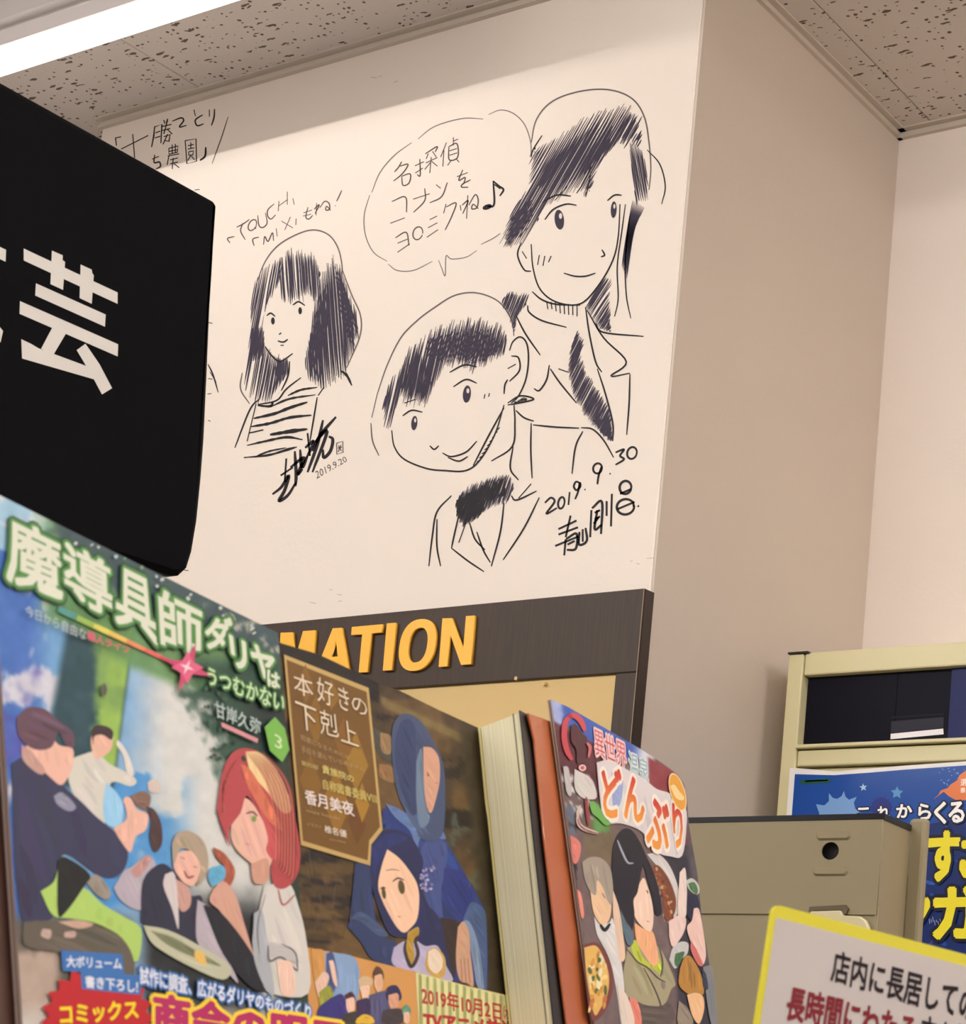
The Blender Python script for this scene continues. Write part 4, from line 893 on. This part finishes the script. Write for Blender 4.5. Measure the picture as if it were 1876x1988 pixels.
re_ = [(928,1413),(942,1560),(957,1660),(978,1800),(1000,1988)]; rb = S2.st(1000, 1988)
bk2 = book('novel', S2, coons(Tt, [PL(-.002, h2), PL(rb[0]+.002, h2)], [PL(-.002, le[1]+.0005), PL(-.002, h2)], re_ + [PL(rb[0]+.002, h2)]), .0034,
           'brown novel with a gold-edged title panel and two blue hooded figures, second from the left', art2, 130, 200)
p = Print(S2); D2, D2b, DT = mapper(520, 1120, 3.908), mapper(560, 1560, 3.752), mapper(540, 1240, 4.733)
R1, R2, R3, R4 = (36, 56, 120), (50, 72, 140), (92, 118, 168), (34, 40, 82)
bb = lambda f, pts, c: p.blob(f(pts), c, 4)
bb(D2, [(800,1140),(850,1170),(930,1230),(940,1400),(850,1350),(800,1250)], (70, 70, 62)); bb(D2, [(850,1180),(930,1210),(930,1340),(860,1320)], (150, 118, 80)); bb(D2, [(840,1420),(940,1440),(955,1560),(850,1520)], (140, 104, 66))
# adult figure in a long blue robe with a hood
bb(D2b, [(690,30),(800,60),(920,130),(1080,200),(1140,270),(1220,400),(1310,560),(1400,720),(1440,860),(1445,1340),(1370,1320),(1300,1280),(1200,1290),(1130,1050),(1000,1000),(900,400),(760,200),(680,180)], R1)
bb(D2b, [(1000,260),(1140,280),(1150,420),(1110,640),(1120,900),(1010,900),(960,640),(940,420)], (62, 78, 134)); bb(D2b, [(1130,470),(1260,500),(1340,640),(1320,760),(1270,840),(1160,760),(1130,620)], (32, 48, 118))
bb(D2b, [(1270,840),(1330,720),(1420,770),(1440,900),(1440,1350),(1390,1340),(1350,1000),(1290,880)], (72, 92, 134)); bb(D2b, [(1270,850),(1320,870),(1380,1030),(1420,1345),(1370,1330),(1330,1100)], (124, 142, 172))
bb(D2b, [(1100,830),(1260,880),(1230,1060),(1200,1280),(1140,1080)], (50, 34, 34))
bb(D2b, [(1230,900),(1270,860),(1310,940),(1320,1080),(1345,1320),(1300,1310),(1240,1280),(1215,1120)], (196, 152, 124)); 
for k in range(3): p.stroke(D2b([(1250+k*26, 1130), (1262+k*28, 1310)]), 2.4, (122, 80, 66))
bb(D2b, [(700,0),(800,40),(950,130),(1080,160),(1140,260),(1010,240),(950,260),(930,340),(880,200),(770,100)], R3)
bb(D2, [(930,1250),(945,1130),(985,1060),(1050,1038),(1130,1075),(1210,1170),(1270,1290),(1320,1400),(1340,1560),(1335,1870),(1290,1990),(1160,1990),(1100,1876),(1000,1700),(950,1500)], (64, 78, 112))
bb(D2, [(960,1240),(1000,1110),(1060,1080),(1110,1150),(1120,1400),(1130,1750),(1080,1800),(1000,1600),(960,1400)], (48, 62, 100)); bb(D2, [(1120,1400),(1160,1300),(1175,1500),(1190,1720),(1220,1850),(1150,1900),(1120,1700)], (104, 124, 150))
bb(D2, [(1172,1290),(1240,1300),(1290,1370),(1300,1480),(1290,1600),(1240,1780),(1205,1760),(1180,1600)], (206, 156, 132)); p.stroke(D2([(1200,1480),(1215,1510),(1200,1505)]), 2, (110, 70, 66)); p.stroke(D2([(1262,1560),(1285,1570)]), 2, (140, 80, 76))
# child beside, in a navy hood
bb(D2b, [(480,440),(580,420),(600,620),(640,900),(700,980),(780,1020),(750,1180),(600,1130),(520,1010),(430,900),(440,840)], (44, 58, 98)); bb(D2b, [(440,840),(520,790),(640,870),(720,960),(640,960),(520,860)], (66, 84, 118))
bb(D2b, [(580,420),(590,290),(660,215),(760,190),(870,230),(940,330),(975,430),(960,560),(1000,720),(1100,850),(1140,1040),(1180,1290),(1040,1240),(900,1000),(740,960),(660,800),(600,600)], R4)
bb(D2b, [(600,330),(680,240),(760,215),(860,260),(720,330),(640,450),(620,560)], (36, 48, 104))
bb(D2b, [(712,335),(800,400),(880,500),(930,590),(945,700),(930,840),(880,910),(832,942),(780,900),(720,800),(672,700),(645,600),(670,460)], (236, 194, 162))
p.poly(D2b(ellipse(815, 610, 24, 52, -.15)), (88, 72, 40)); p.poly(D2b(ellipse(686, 655, 15, 42, -.15)), (88, 72, 40)); p.stroke(D2b([(750,570),(790,545),(835,560)]), 3, (44, 32, 36)); p.stroke(D2b([(660,625),(680,612),(700,620)]), 2.6, (44, 32, 36)); p.stroke(D2b([(700,490),(750,482),(800,490)]), 1.8, (120, 90, 84)); p.stroke(D2b([(785,822),(800,828),(812,824)]), 2, (190, 110, 100))
bb(D2b, [(760,1050),(840,1000),(920,1000),(990,1040),(1080,1040),(1140,1180),(1180,1300),(900,1240),(750,1170)], (176, 168, 196)); bb(D2b, [(860,940),(935,900),(940,960),(900,1020),(910,1100),(890,1180),(850,1100)], (176, 140, 52))
p.stroke(D2b([(845,1000),(840,1080),(885,1190),(935,1100),(915,1000),(950,960)]), 7, (60, 44, 52)); bb(D2b, [(1000,1080),(1060,1050),(1130,1120),(1130,1250),(1060,1270),(990,1200)], (196, 158, 82)); bb(D2b, [(1010,1080),(1060,1060),(1110,1120),(1110,1200),(1060,1240),(1010,1180)], (226, 206, 184))
rs = random.Random(9)
for k in range(26): x, y = rs.uniform(955, 1050), rs.uniform(450, 640); p.poly(D2b(ellipse(x, y, 10, 14, rs.uniform(0, 3), 6)), rs.choice([(150,142,186),(178,170,206),(120,116,160)]), k % 5 == 0)
for k in range(26): x, y = rs.uniform(1180, 1480), rs.uniform(60, 1000); p.stroke(D2b([(x, y), (x+rs.uniform(-40, 40), y+rs.uniform(20, 90))]), 2, rs.choice([(96,110,92),(120,96,82),(64,50,44)]), .8)
for k in range(20): x, y = rs.uniform(110, 440), rs.uniform(340, 900); p.stroke(D2b([(x, y), (x+rs.uniform(-20, 20), y+rs.uniform(40, 110))]), 2.4, rs.choice([(104,114,104),(120,96,60),(40,30,26)]), .8)
p.build('cover_picture', bk2, m_gloss)
p = Print(S2, 5.5e-4)
p.poly([(548,1271),(713,1336),(740,1612),(718,1640),(716,1681),(581,1641)], (188, 158, 98)); p.poly([(553,1281),(709,1344),(735,1606),(714,1632),(711,1671),(585,1633)], (112, 78, 30))
for a, b, r1, r2, c in ((640,1350,18,30,(136,98,34)),(688,1480,24,60,(150,112,36)),(610,1400,20,50,(132,94,32)),(600,1520,22,56,(128,90,32)),(650,1560,26,70,(146,104,34)),(690,1600,18,44,(104,66,26)),(665,1440,20,48,(128,86,30)),(700,1560,14,40,(160,118,38)),(590,1330,16,40,(128,90,34))):
    p.poly([(a, b-r2), (a+r1, b+r1*.3), (a, b+r2*.95), (a-r1, b-r1*.3)], c)
CR = (222, 204, 178)
for ch, q in (('本', [(118,300),(300,360),(310,560),(135,500)]), ('好', [(335,345),(490,405),(500,640),(345,575)]), ('き', [(530,420),(630,480),(640,680),(545,640)]), ('の', [(655,510),(800,590),(805,730),(662,660)]),
              ('下', [(135,570),(330,650),(345,870),(160,830)]), ('剋', [(358,640),(520,700),(545,920),(370,880)]), ('上', [(545,720),(690,800),(725,1000),(560,945)])): p.text(ch, DT(q), CR, .002, lines=[(.03, (84,58,26))])
DM = (176, 148, 110)
p.text('司書になるためには', DT([(185,880),(640,1080),(640,1118),(188,935)]), DM, 0); p.text('手段を選んでいられません', DT([(190,985),(770,1190),(772,1225),(194,1050)]), DM, 0)
p.text('第四部', DT([(190,1120),(345,1170),(348,1212),(194,1165)]), (196, 176, 110), .01); p.text('貴族院の', DT([(380,1155),(672,1260),(680,1330),(386,1238)]), (206, 188, 112), .02); p.text('自称図書委員VIII', DT([(385,1290),(880,1430),(890,1525),(392,1385)]), (200, 180, 104), .02)
p.text('香月美夜', DT([(215,1380),(665,1510),(685,1640),(232,1520)]), (226, 212, 206), .022); p.text('miya kazuki', DT([(235,1570),(540,1640),(545,1680),(238,1600)]), DM, 0)
p.text('イラスト', DT([(240,1690),(375,1720),(378,1750),(243,1722)]), DM, 0); p.text('椎名優', DT([(400,1715),(605,1765),(612,1835),(405,1785)]), (222, 206, 190), .02); p.text('you shiina', DT([(450,1835),(600,1865),(602,1890),(452,1858)]), DM, 0)
p.build('title_panel', bk2, m_gloss, 'gold-edged brown panel with the title')
# paper band
band = [S2.st(*q) for q in D2b([(120,1052),(400,1105),(900,1228),(1300,1335),(1560,1395),(1640,1435)])]
e = S2.st(1001, 1988)
poly = band + [(e[0]+.0006, e[1]), (e[0]+.0014, h2+.001), (-.001, h2+.001), (-.001, band[0][1]+.001)]
MB().slab(S2, poly, .0008, .0010).build('paper_band', mat('obi_orange', (206, 146, 72), .4), bk2)
p = Print(S2, 1.1e-3)
G1 = D2b([(905,1232),(1300,1338),(1560,1398),(1637,1437),(1665,1640),(1700,1800),(935,1800),(920,1500)]); p.poly(G1, (218, 214, 152))
for k in range(14): x = 925+k*54; p.poly(D2b([(x, 1245+(x-925)*.265), (x+24, 1251+(x-925)*.265), (x+34, 1800), (x+10, 1800)]), (196, 208, 140), False)
RD = (178, 44, 44)
p.text('2019年10月2日', D2b([(945,1325),(1530,1455),(1535,1590),(950,1470)]), RD, .03); p.text('㈬', D2b([(1545,1470),(1610,1485),(1612,1590),(1548,1578)]), RD, .02); p.text('〜', D2b([(1610,1520),(1650,1530),(1650,1555),(1610,1548)]), RD, .02)
p.text('TVアニメ放送', D2b([(955,1510),(1640,1590),(1650,1720),(960,1650)]), RD, .05)
p.up()
for pts, c in (([(140,1062),(240,1082),(260,1250),(170,1300)],(206,150,84)), ([(240,1085),(470,1140),(475,1440),(330,1460),(250,1300)],(132,160,196)), ([(250,1100),(300,1095),(330,1280),(290,1400),(250,1300)],(70,84,130)), ([(268,1150),(305,1160),(330,1330),(300,1300)],(232,196,176)),
               ([(165,1310),(230,1230),(270,1280),(200,1420)],(226,190,170)), ([(195,1380),(270,1330),(300,1420),(210,1500)],(150,150,60)), ([(590,1240),(620,1190),(660,1220),(670,1280),(640,1300),(600,1290)],(84,58,46)), ([(600,1260),(655,1250),(660,1340),(630,1380),(600,1330)],(222,176,142)),
               ([(480,1290),(530,1260),(590,1290),(570,1340),(500,1350)],(206,176,140)), ([(490,1340),(560,1330),(555,1420),(520,1440)],(232,196,170)), ([(560,1400),(700,1380),(720,1606),(560,1606)],(84,84,120)),
               ([(280,1420),(370,1400),(400,1606),(200,1606),(190,1500)],(54,50,120)), ([(380,1400),(430,1375),(460,1420),(450,1450),(390,1440)],(74,40,48)), ([(390,1430),(450,1420),(450,1520),(420,1540),(395,1500)],(232,190,170)), ([(370,1540),(470,1520),(480,1606),(370,1606)],(60,56,50)),
               ([(470,1440),(560,1430),(560,1606),(480,1606)],(60,44,84)), ([(680,1400),(700,1340),(760,1330),(795,1390),(785,1440),(700,1440)],(48,44,88)), ([(700,1400),(770,1390),(770,1480),(735,1520),(705,1470)],(216,160,130)), ([(660,1510),(790,1500),(800,1606),(660,1606)],(70,60,62)),
               ([(470,1570),(520,1540),(580,1560),(590,1606),(465,1606)],(228,182,58)), ([(800,1500),(830,1470),(862,1500),(855,1540),(805,1540)],(96,150,130)), ([(810,1530),(850,1525),(850,1600),(815,1600)],(226,186,160))):
    bb(D2b, pts, c)
p.build('band_print', bk2, m_gloss, 'band print of a small crowd beside red lettering')

# ---- thick book seen from its page edges
SA = Surf(PA, N1, U, -D); hA = tb(S2) + (S2.p0-PA) @ U - tb(S2) + tb(S2) - 0
hA = -.190 + (S1.p0-PA) @ U
bA = thing('thick_book', SA.pt(TA/2, hA) + D*.06, 'thick book showing its cream page edges, between the brown novel and the orange-brown divider', 'book')
dz = lambda a: .19*a
def blk(a0, a1, s0, s1, c0, c1, name, m, dt=0.0):
    q = [(a0, hA+.0004), (a1, hA+.0004), (a1, dz(a1)+dt), (a0, dz(a0)+dt)]
    return MB().slab(SA, q, c0, c1).build(name, m, bA)
blk(.0010, .0143, 0, 0, -.124, -.0004, 'page_block', m_pages, -.0006)
blk(.0147, .0172, 0, 0, -.124, -.0006, 'page_block', m_pages, -.0004)
blk(.0144, .0146, 0, 0, -.126, -.0002, 'inner_flap', mat('grey_flap', (120, 112, 92), .6), 0)
blk(0, .0008, 0, 0, -.126, .0000, 'back_cover', mat('pale_yellow_cover', (212, 196, 132), .4), 0)
blk(.0173, .0178, 0, 0, -.126, .0004, 'front_cover', mat('black_cover_card', (20, 18, 18), .35), 0)
blk(.0008, .0174, 0, 0, -.127, -.126, 'spine', m_card, 0)
SF = Surf(PA + N1*TA, D, U)
p = Print(SF, 5e-5); rs = random.Random(3)
for k in range(60):
    y = rs.uniform(1400, 1985); xL = 1013+(y-1379)*.103; x = rs.uniform(xL+2, xL+26)
    p.poly(ellipse(x, y, rs.uniform(1.5, 5), rs.uniform(4, 14), rs.uniform(-.4, .4), 7), rs.choice([(74,66,60),(50,46,44),(110,96,86),(34,32,34),(60,40,34)]), k % 8 == 0)
p.build('cover_print', bA, m_gloss)

# ---- third: comic with food
def art3(x, y):
    n = noise2(x, y, 50, 21); n2 = noise2(x, y, 12, 22)
    c = np.zeros((len(x), 3)); c[:] = (112, 94, 92)
    d = y-(1358+.553*(x-1070))
    c = mixc(c, (64, 94, 176), sstep(40-d+(n-.5)*20, 0, 8)*(x < 1262)); c = mixc(c, (158, 168, 214), sstep(1095-x+(n2-.5)*12, 0, 10)*sstep(46-d, 0, 10))
    c = mixc(c, (206, 206, 216), sstep(x+(n-.5)*20, 1225, 1250)*sstep(1275-x, 0, 8)*sstep(60-d, 0, 20))
    c = mixc(c, (92, 44, 52), sstep(d, 36, 44)*sstep(150-d+(n-.5)*30, 0, 10)*(x < 1190)*.9)
    c = mixc(c, (140, 58, 66), sstep(x, 1255, 1262)*sstep(190-d, 0, 10)*sstep(d, 4, 10))
    c = mixc(c, (212, 206, 202), sstep(n2, .5, .62)*sstep(y, 1500, 1510)*sstep(1600-y, 0, 20)*(x < 1185))
    c = mixc(c, (206, 216, 216), sstep(x, 1218, 1226)*sstep(1262-x, 0, 8)*sstep(1570-y, 0, 10)*sstep(d, 20, 30))
    c = mixc(c, (94, 108, 128), sstep(1118-x, 0, 8)*sstep(y, 1560, 1570)*(n2 > .35)); c = mixc(c, (38, 36, 46), sstep(n, .45, .55)*(y > 1600)*(x < 1120))
    c = mixc(c, (116, 100, 78), sstep(x, 1130, 1140)*sstep(1196-x, 0, 10)*(y > 1590)*(y < 1680)); c = mixc(c, (96, 156, 80), sstep(x, 1148, 1156)*sstep(1186-x, 0, 6)*(y > 1560)*(y < 1615)*.9)
    c = mixc(c, (56, 52, 60), sstep(x-(y-1700)*.1, 1285, 1300)*(y > 1640)); c = mixc(c, (92, 84, 88), sstep(x-(y-1600)*.13, 1322, 1335)*.8)
    return c + (n2[:, None]-.5)*26
T3 = [(1070,1358),(1100,1371),(1177,1415),(1245,1455),(1288,1483),(1316,1504),(1328,1522),(1334,1549)]
R3_ = [(1334,1549),(1337,1598),(1354,1696),(1364,1794),(1377,1868),(1391,1988)]
h3 = tb(S5); l3 = S5.st(1155, 1988); r3 = S5.st(1391, 1988); P5_ = lambda a, b: proj(S5.pt(a, b))
bk3 = book('comic_book', S5, coons(T3, [P5_(l3[0]+.004, h3), P5_(r3[0]+.002, h3)], [(1070,1358),(1155,1988),P5_(l3[0]+.004, h3)], R3_ + [P5_(r3[0]+.002, h3)]), .0016,
           'comic with orange-red title and bowls of food, rightmost of the standing books', art3, 100, 200)
p = Print(S5); E3, E3b = mapper(1060, 1340, 6.253), mapper(1080, 1600, 5.125)
# food
bb(E3b, [(265,1200),(400,1180),(500,1300),(560,1500),(550,1700),(470,1880),(370,1960),(320,1800),(290,1500)], (120, 60, 58)); bb(E3b, [(275,1230),(390,1210),(470,1330),(520,1500),(510,1680),(440,1830),(380,1900),(330,1700),(295,1480)], (222, 178, 96))
for k in range(34): p.poly(E3b(ellipse(rs.uniform(330, 490), rs.uniform(1270, 1830), rs.uniform(12, 32), rs.uniform(20, 60), rs.uniform(-.5, .5), 8)), rs.choice([(238,208,140),(206,150,70),(230,220,176),(190,112,64),(90,104,50)]), k % 6 == 0)
bb(E3b, [(900,300),(1000,290),(1110,390),(1190,560),(1220,720),(1200,900),(1100,980),(1060,900),(1120,700),(1040,480)], (206, 200, 198)); bb(E3b, [(940,420),(1010,410),(1090,500),(1150,620),(1190,760),(1170,900),(1090,980),(1060,860),(1050,680),(990,540)], (122, 68, 42))
for k in range(30): x = rs.uniform(985, 1170); p.poly(E3b(ellipse(x, 430+(x-960)*2+rs.uniform(-60, 140), 12, 22, rs.uniform(-1, 1), 7)), rs.choice([(170,110,70),(96,50,34),(150,84,48),(196,150,110)]), k % 6 == 0)
bb(E3b, [(1290,560),(1350,540),(1410,600),(1420,680),(1380,700),(1310,640)], (196, 190, 186)); bb(E3b, [(1310,590),(1370,580),(1405,650),(1390,700),(1330,650)], (78, 120, 76))
bb(E3b, [(1120,1350),(1160,1220),(1240,1170),(1310,1190),(1300,1290),(1240,1350),(1180,1440)], (196, 194, 192)); bb(E3b, [(1180,1290),(1270,1270),(1240,1360),(1200,1420),(1170,1380)], (74, 112, 70))
# left figure, grey hair and white top
bb(E3b, [(370,920),(430,1000),(520,980),(560,950),(620,1250),(660,1500),(680,1760),(690,1988),(640,1988),(600,1700),(540,1400),(470,1230),(400,1100)], (214, 210, 208)); bb(E3b, [(560,660),(620,840),(660,1100),(680,1330),(620,1350),(590,1100),(560,900)], (226, 196, 170))
bb(E3b, [(330,640),(380,520),(480,600),(540,760),(530,920),(480,1000),(420,980),(360,860)], (230, 192, 154)); bb(E3b, [(250,380),(330,330),(440,340),(530,440),(560,640),(545,800),(500,760),(460,640),(400,560),(390,700),(340,680),(280,560)], (160, 148, 134))
p.stroke(E3b([(430,1000),(475,1055),(530,990)]), 7, (26, 22, 26)); p.stroke(E3b([(450,690),(480,740)]), 3, (90, 60, 50))
bb(E3b, [(130,110),(200,150),(240,220),(215,360),(160,380)], (212, 122, 112)); bb(E3b, [(200,650),(240,700),(270,900),(240,920)], (226, 140, 124))
# centre figure, dark hair, olive apron
bb(E3b, [(700,1230),(800,1200),(950,1220),(1020,1230),(1110,1400),(1180,1590),(1140,1640),(1060,1800),(880,1800),(760,1740),(690,1700),(660,1500),(680,1350)], (164, 154, 122))
bb(E3b, [(730,1180),(790,1160),(850,1320),(960,1400),(1020,1330),(1040,1500),(960,1440),(840,1410),(760,1300)], (184, 196, 62)); bb(E3b, [(770,980),(860,1040),(950,1070),(990,1200),(1010,1370),(950,1410),(870,1300),(790,1160)], (234, 172, 128))
bb(E3b, [(750,760),(850,540),(900,620),(945,780),(960,920),(940,1060),(880,1050),(800,970),(760,880)], (236, 204, 182))
bb(E3b, [(545,400),(560,230),(600,120),(660,50),(740,60),(820,170),(880,300),(960,480),(1010,640),(1045,880),(980,900),(950,740),(900,560),(860,420),(830,520),(800,680),(760,760),(770,900),(740,1080),(680,1050),(620,830),(560,620)], (34, 30, 38))
bb(E3b, [(630,850),(690,980),(740,1050),(760,1180),(700,1200),(650,1020)], (92, 112, 126)); p.stroke(E3b([(600,160),(640,260),(700,380),(760,390)]), 4, (160, 164, 176)); p.stroke(E3b([(890,660),(905,690)]), 4, (60, 40, 40)); p.stroke(E3b([(890,965),(920,975)]), 3, (190, 110, 100))
p.stroke(E3b([(690,1240),(800,1370),(900,1430),(1000,1530),(1080,1575)]), 3, (84, 74, 72)); p.stroke(E3b([(860,1430),(960,1620),(1030,1800),(1050,1988)]), 3, (84, 74, 72)); p.stroke(E3b([(1010,1200),(1050,1380),(1030,1520)]), 3, (84, 74, 72)); bb(E3b, [(1040,1560),(1080,1600),(1060,1650),(1030,1600)], (140, 128, 120))
bb(E3b, [(700,1740),(880,1800),(1040,1820),(1130,1780),(1140,1988),(690,1988)], (96, 84, 78)); bb(E3b, [(720,1720),(800,1770),(840,1988),(740,1988)], (222, 130, 112)); bb(E3b, [(600,1600),(700,1720),(770,1988),(650,1988)], (226, 208, 194))
# right figures
bb(E3b, [(1220,480),(1280,460),(1285,900),(1200,900)], (226, 206, 196)); bb(E3b, [(1110,980),(1200,910),(1280,940),(1260,1080),(1160,1220),(1120,1150)], (230, 200, 190))
bb(E3b, [(1290,720),(1380,700),(1420,830),(1360,840),(1340,960),(1290,900)], (40, 40, 62)); bb(E3b, [(1360,840),(1410,850),(1450,1040),(1480,1300),(1440,1400),(1360,1250),(1290,1040),(1340,960)], (228, 192, 180)); bb(E3b, [(1330,1160),(1400,1280),(1450,1400),(1400,1400),(1330,1260)], (206, 112, 104))
bb(E3b, [(1220,1440),(1270,1320),(1340,1330),(1430,1500),(1460,1680),(1380,1700),(1300,1690),(1210,1600)], (178, 128, 58)); bb(E3b, [(1290,1700),(1380,1680),(1450,1720),(1460,1850),(1410,1988),(1340,1900)], (232, 186, 140))
bb(E3b, [(1210,1760),(1300,1840),(1350,1988),(1200,1988)], (150, 136, 118)); bb(E3b, [(1450,1420),(1540,1430),(1570,1700),(1590,1988),(1530,1988),(1480,1700)], (128, 130, 134)); bb(E3b, [(1440,1440),(1480,1500),(1500,1640),(1450,1620)], (54, 58, 76))
# round mark at the top left
p.stroke(E3([(300,310),(225,380),(205,560),(240,740),(300,850)]), 11, (196, 72, 84)); p.stroke(E3([(250,330),(330,310),(410,380),(460,500)]), 11, (200, 78, 88)); bb(E3, [(290,430),(350,420),(420,520),(480,570),(470,630),(440,690),(450,840),(500,880),(400,890),(360,880),(350,720),(290,620)], (84, 46, 52))
p.stroke(E3([(480,640),(520,700),(500,820)]), 6, (200, 110, 112)); p.poly(E3(ellipse(425, 945, 45, 40)), (226, 190, 186)); p.poly(E3(ellipse(425, 945, 25, 22)), (200, 84, 92))
bb(E3, [(330,960),(480,1040),(560,1120),(600,1300),(500,1330),(400,1290),(330,1180)], (206, 200, 196)); bb(E3, [(190,930),(250,940),(280,1100),(290,1280),(230,1230)], (190, 184, 184))
bb(E3, [(510,1370),(560,1350),(640,1440),(700,1540),(770,1620),(700,1640),(620,1560),(540,1490)], (110, 168, 84)); 
p.stroke(E3([(470,1300),(480,1450),(500,1640)]), 6, (150, 64, 64)); p.stroke(E3([(360,1540),(390,1640),(480,1700),(620,1740)]), 8, (214, 186, 180)); p.stroke(E3([(365,1560),(400,1650),(500,1715),(620,1740)]), 4, (158, 66, 70)); p.stroke(E3([(400,1400),(370,1480),(370,1560)]), 6, (206, 186, 176))
p.build('cover_picture', bk3, m_gloss)
p = Print(S5, 5.5e-4)
p.text('異世界', E3([(560,455),(955,655),(970,960),(590,790)]), (206, 92, 98), .0, lines=[(.09, (232,196,196))])
p.text('温泉', E3([(985,735),(1225,850),(1235,1130),(1000,1060)]), (140, 168, 178), .0, lines=[(.06, (214,222,222))])
WO = (238, 226, 214)
bb(E3, [(600,880),(760,850),(960,960),(1180,1080),(1330,1200),(1500,1260),(1680,1420),(1690,1700),(1640,2010),(1500,2020),(1330,1960),(1150,1720),(900,1620),(700,1600),(640,1300)], (214, 206, 206)); bb(E3, [(780,1000),(900,980),(920,1200),(880,1400),(800,1420)], (150, 164, 206))
for ch, q in (('ど', [(640,930),(905,960),(890,1560),(690,1560)]), ('ん', [(915,990),(1190,1110),(1180,1640),(930,1560)]), ('ぶ', [(1185,1290),(1480,1340),(1480,1990),(1200,1900)]), ('り', [(1500,1360),(1650,1420),(1640,1980),(1540,1900)])):
    p.text(ch, E3(q), ((200, 60, 52), (232, 150, 60)), .035, lines=[(.075, WO)])
    # upper half of each letter is printed redder
v0, f0 = np.array(p.v), p.f
p.poly(E3(ellipse(1580, 1240, 92, 240, -.28)), (236, 214, 170)); p.poly(E3(ellipse(1580, 1240, 82, 225, -.28)), (224, 158, 60))
bb(E3, [(1490,1170),(1540,1150),(1610,1240),(1660,1300),(1640,1340),(1560,1310)], (238, 208, 148))
p.build('title_lettering', bk3, m_gloss, 'orange title lettering edged in white')

# ------------------------------------------------------------ yellow-edged notice card at the lower right
an = (1503, 1755); e_ = ray(*an); P0 = EYE + e_*.47; e_ = e_/np.linalg.norm(e_)
d_ = AR - .263*AU + .78*e_; u_ = .15*AR + AU; u_ = u_ - e_*((d_ @ u_)/(d_ @ e_))
d_ /= np.linalg.norm(d_); u_ /= np.linalg.norm(u_)
SN = Surf(P0, d_, u_)
Nn = mapper(1460, 1740, 4.51)
card = thing('notice_card', SN.pt(.08, -.16)*[1, 1, 0] , 'white notice card with yellow edge and red and black lettering, at the lower right', 'sign')
wN, hN = .210, .148
r_ = .0022
o = [(r_-r_*math.cos(t), -r_+r_*math.sin(t)) for t in [i*math.pi/8 for i in range(5)]] + [(wN, 0), (wN, -hN), (0, -hN)]
MB().slab(SN, o, -.0014, 0).build('yellow_border', mat('yellow_card', (212, 200, 50), .45), card)
b_ = SN.st(*Nn([(212, 186)])[0])
k_ = (b_[0]-b_[1])/2
MB().slab(SN, [(b_[0], b_[1]), (wN-k_, b_[1]), (wN-k_, -hN+k_), (b_[0], -hN+k_)], 0, .00012).build('white_panel', mat('card_white', (192, 182, 177), .4), card)
p = Print(SN, 2.4e-4)
p.text('店内に長居しての', Nn([(718,462),(1975,800),(1935,1120),(680,745)]), (34, 22, 28), .03)
p.text('長時間にわたる', Nn([(330,775),(1440,1040),(1405,1330),(282,1085)]), (126, 34, 42), .035)
p.text('立ち読みは', Nn([(1490,1030),(2250,1220),(2200,1480),(1440,1290)]), (34, 22, 28), .03)
p.text('ご遠慮ください', Nn([(300,1240),(1700,1600),(1660,1880),(260,1520)]), (34, 22, 28), .03)
p.build('notice_lettering', card, m_pr, 'red and black lettering')
bx = SN.pt(wN*.5, -hN*.5, -.012)
MB().box((bx[0]-.004, bx[1]-.004, .012), (bx[0]+.004, bx[1]+.004, bx[2]+.03)).build('stem', m_black, card)
q = SN.pt(wN*.5, -hN*.5, -.0014)
MB().sbox(SN, wN*.5-.02, wN*.5+.02, -hN*.55, -hN*.35, -.012, -.0015).build('clip', m_black, card, bevel=.001)
MB().prism([(bx[0]+.12*math.cos(t), bx[1]+.12*math.sin(t), 0) for t in [i*math.pi/12 for i in range(24)]], [(bx[0]+.12*math.cos(t), bx[1]+.12*math.sin(t), .012) for t in [i*math.pi/12 for i in range(24)]]).build('base', m_black, card)
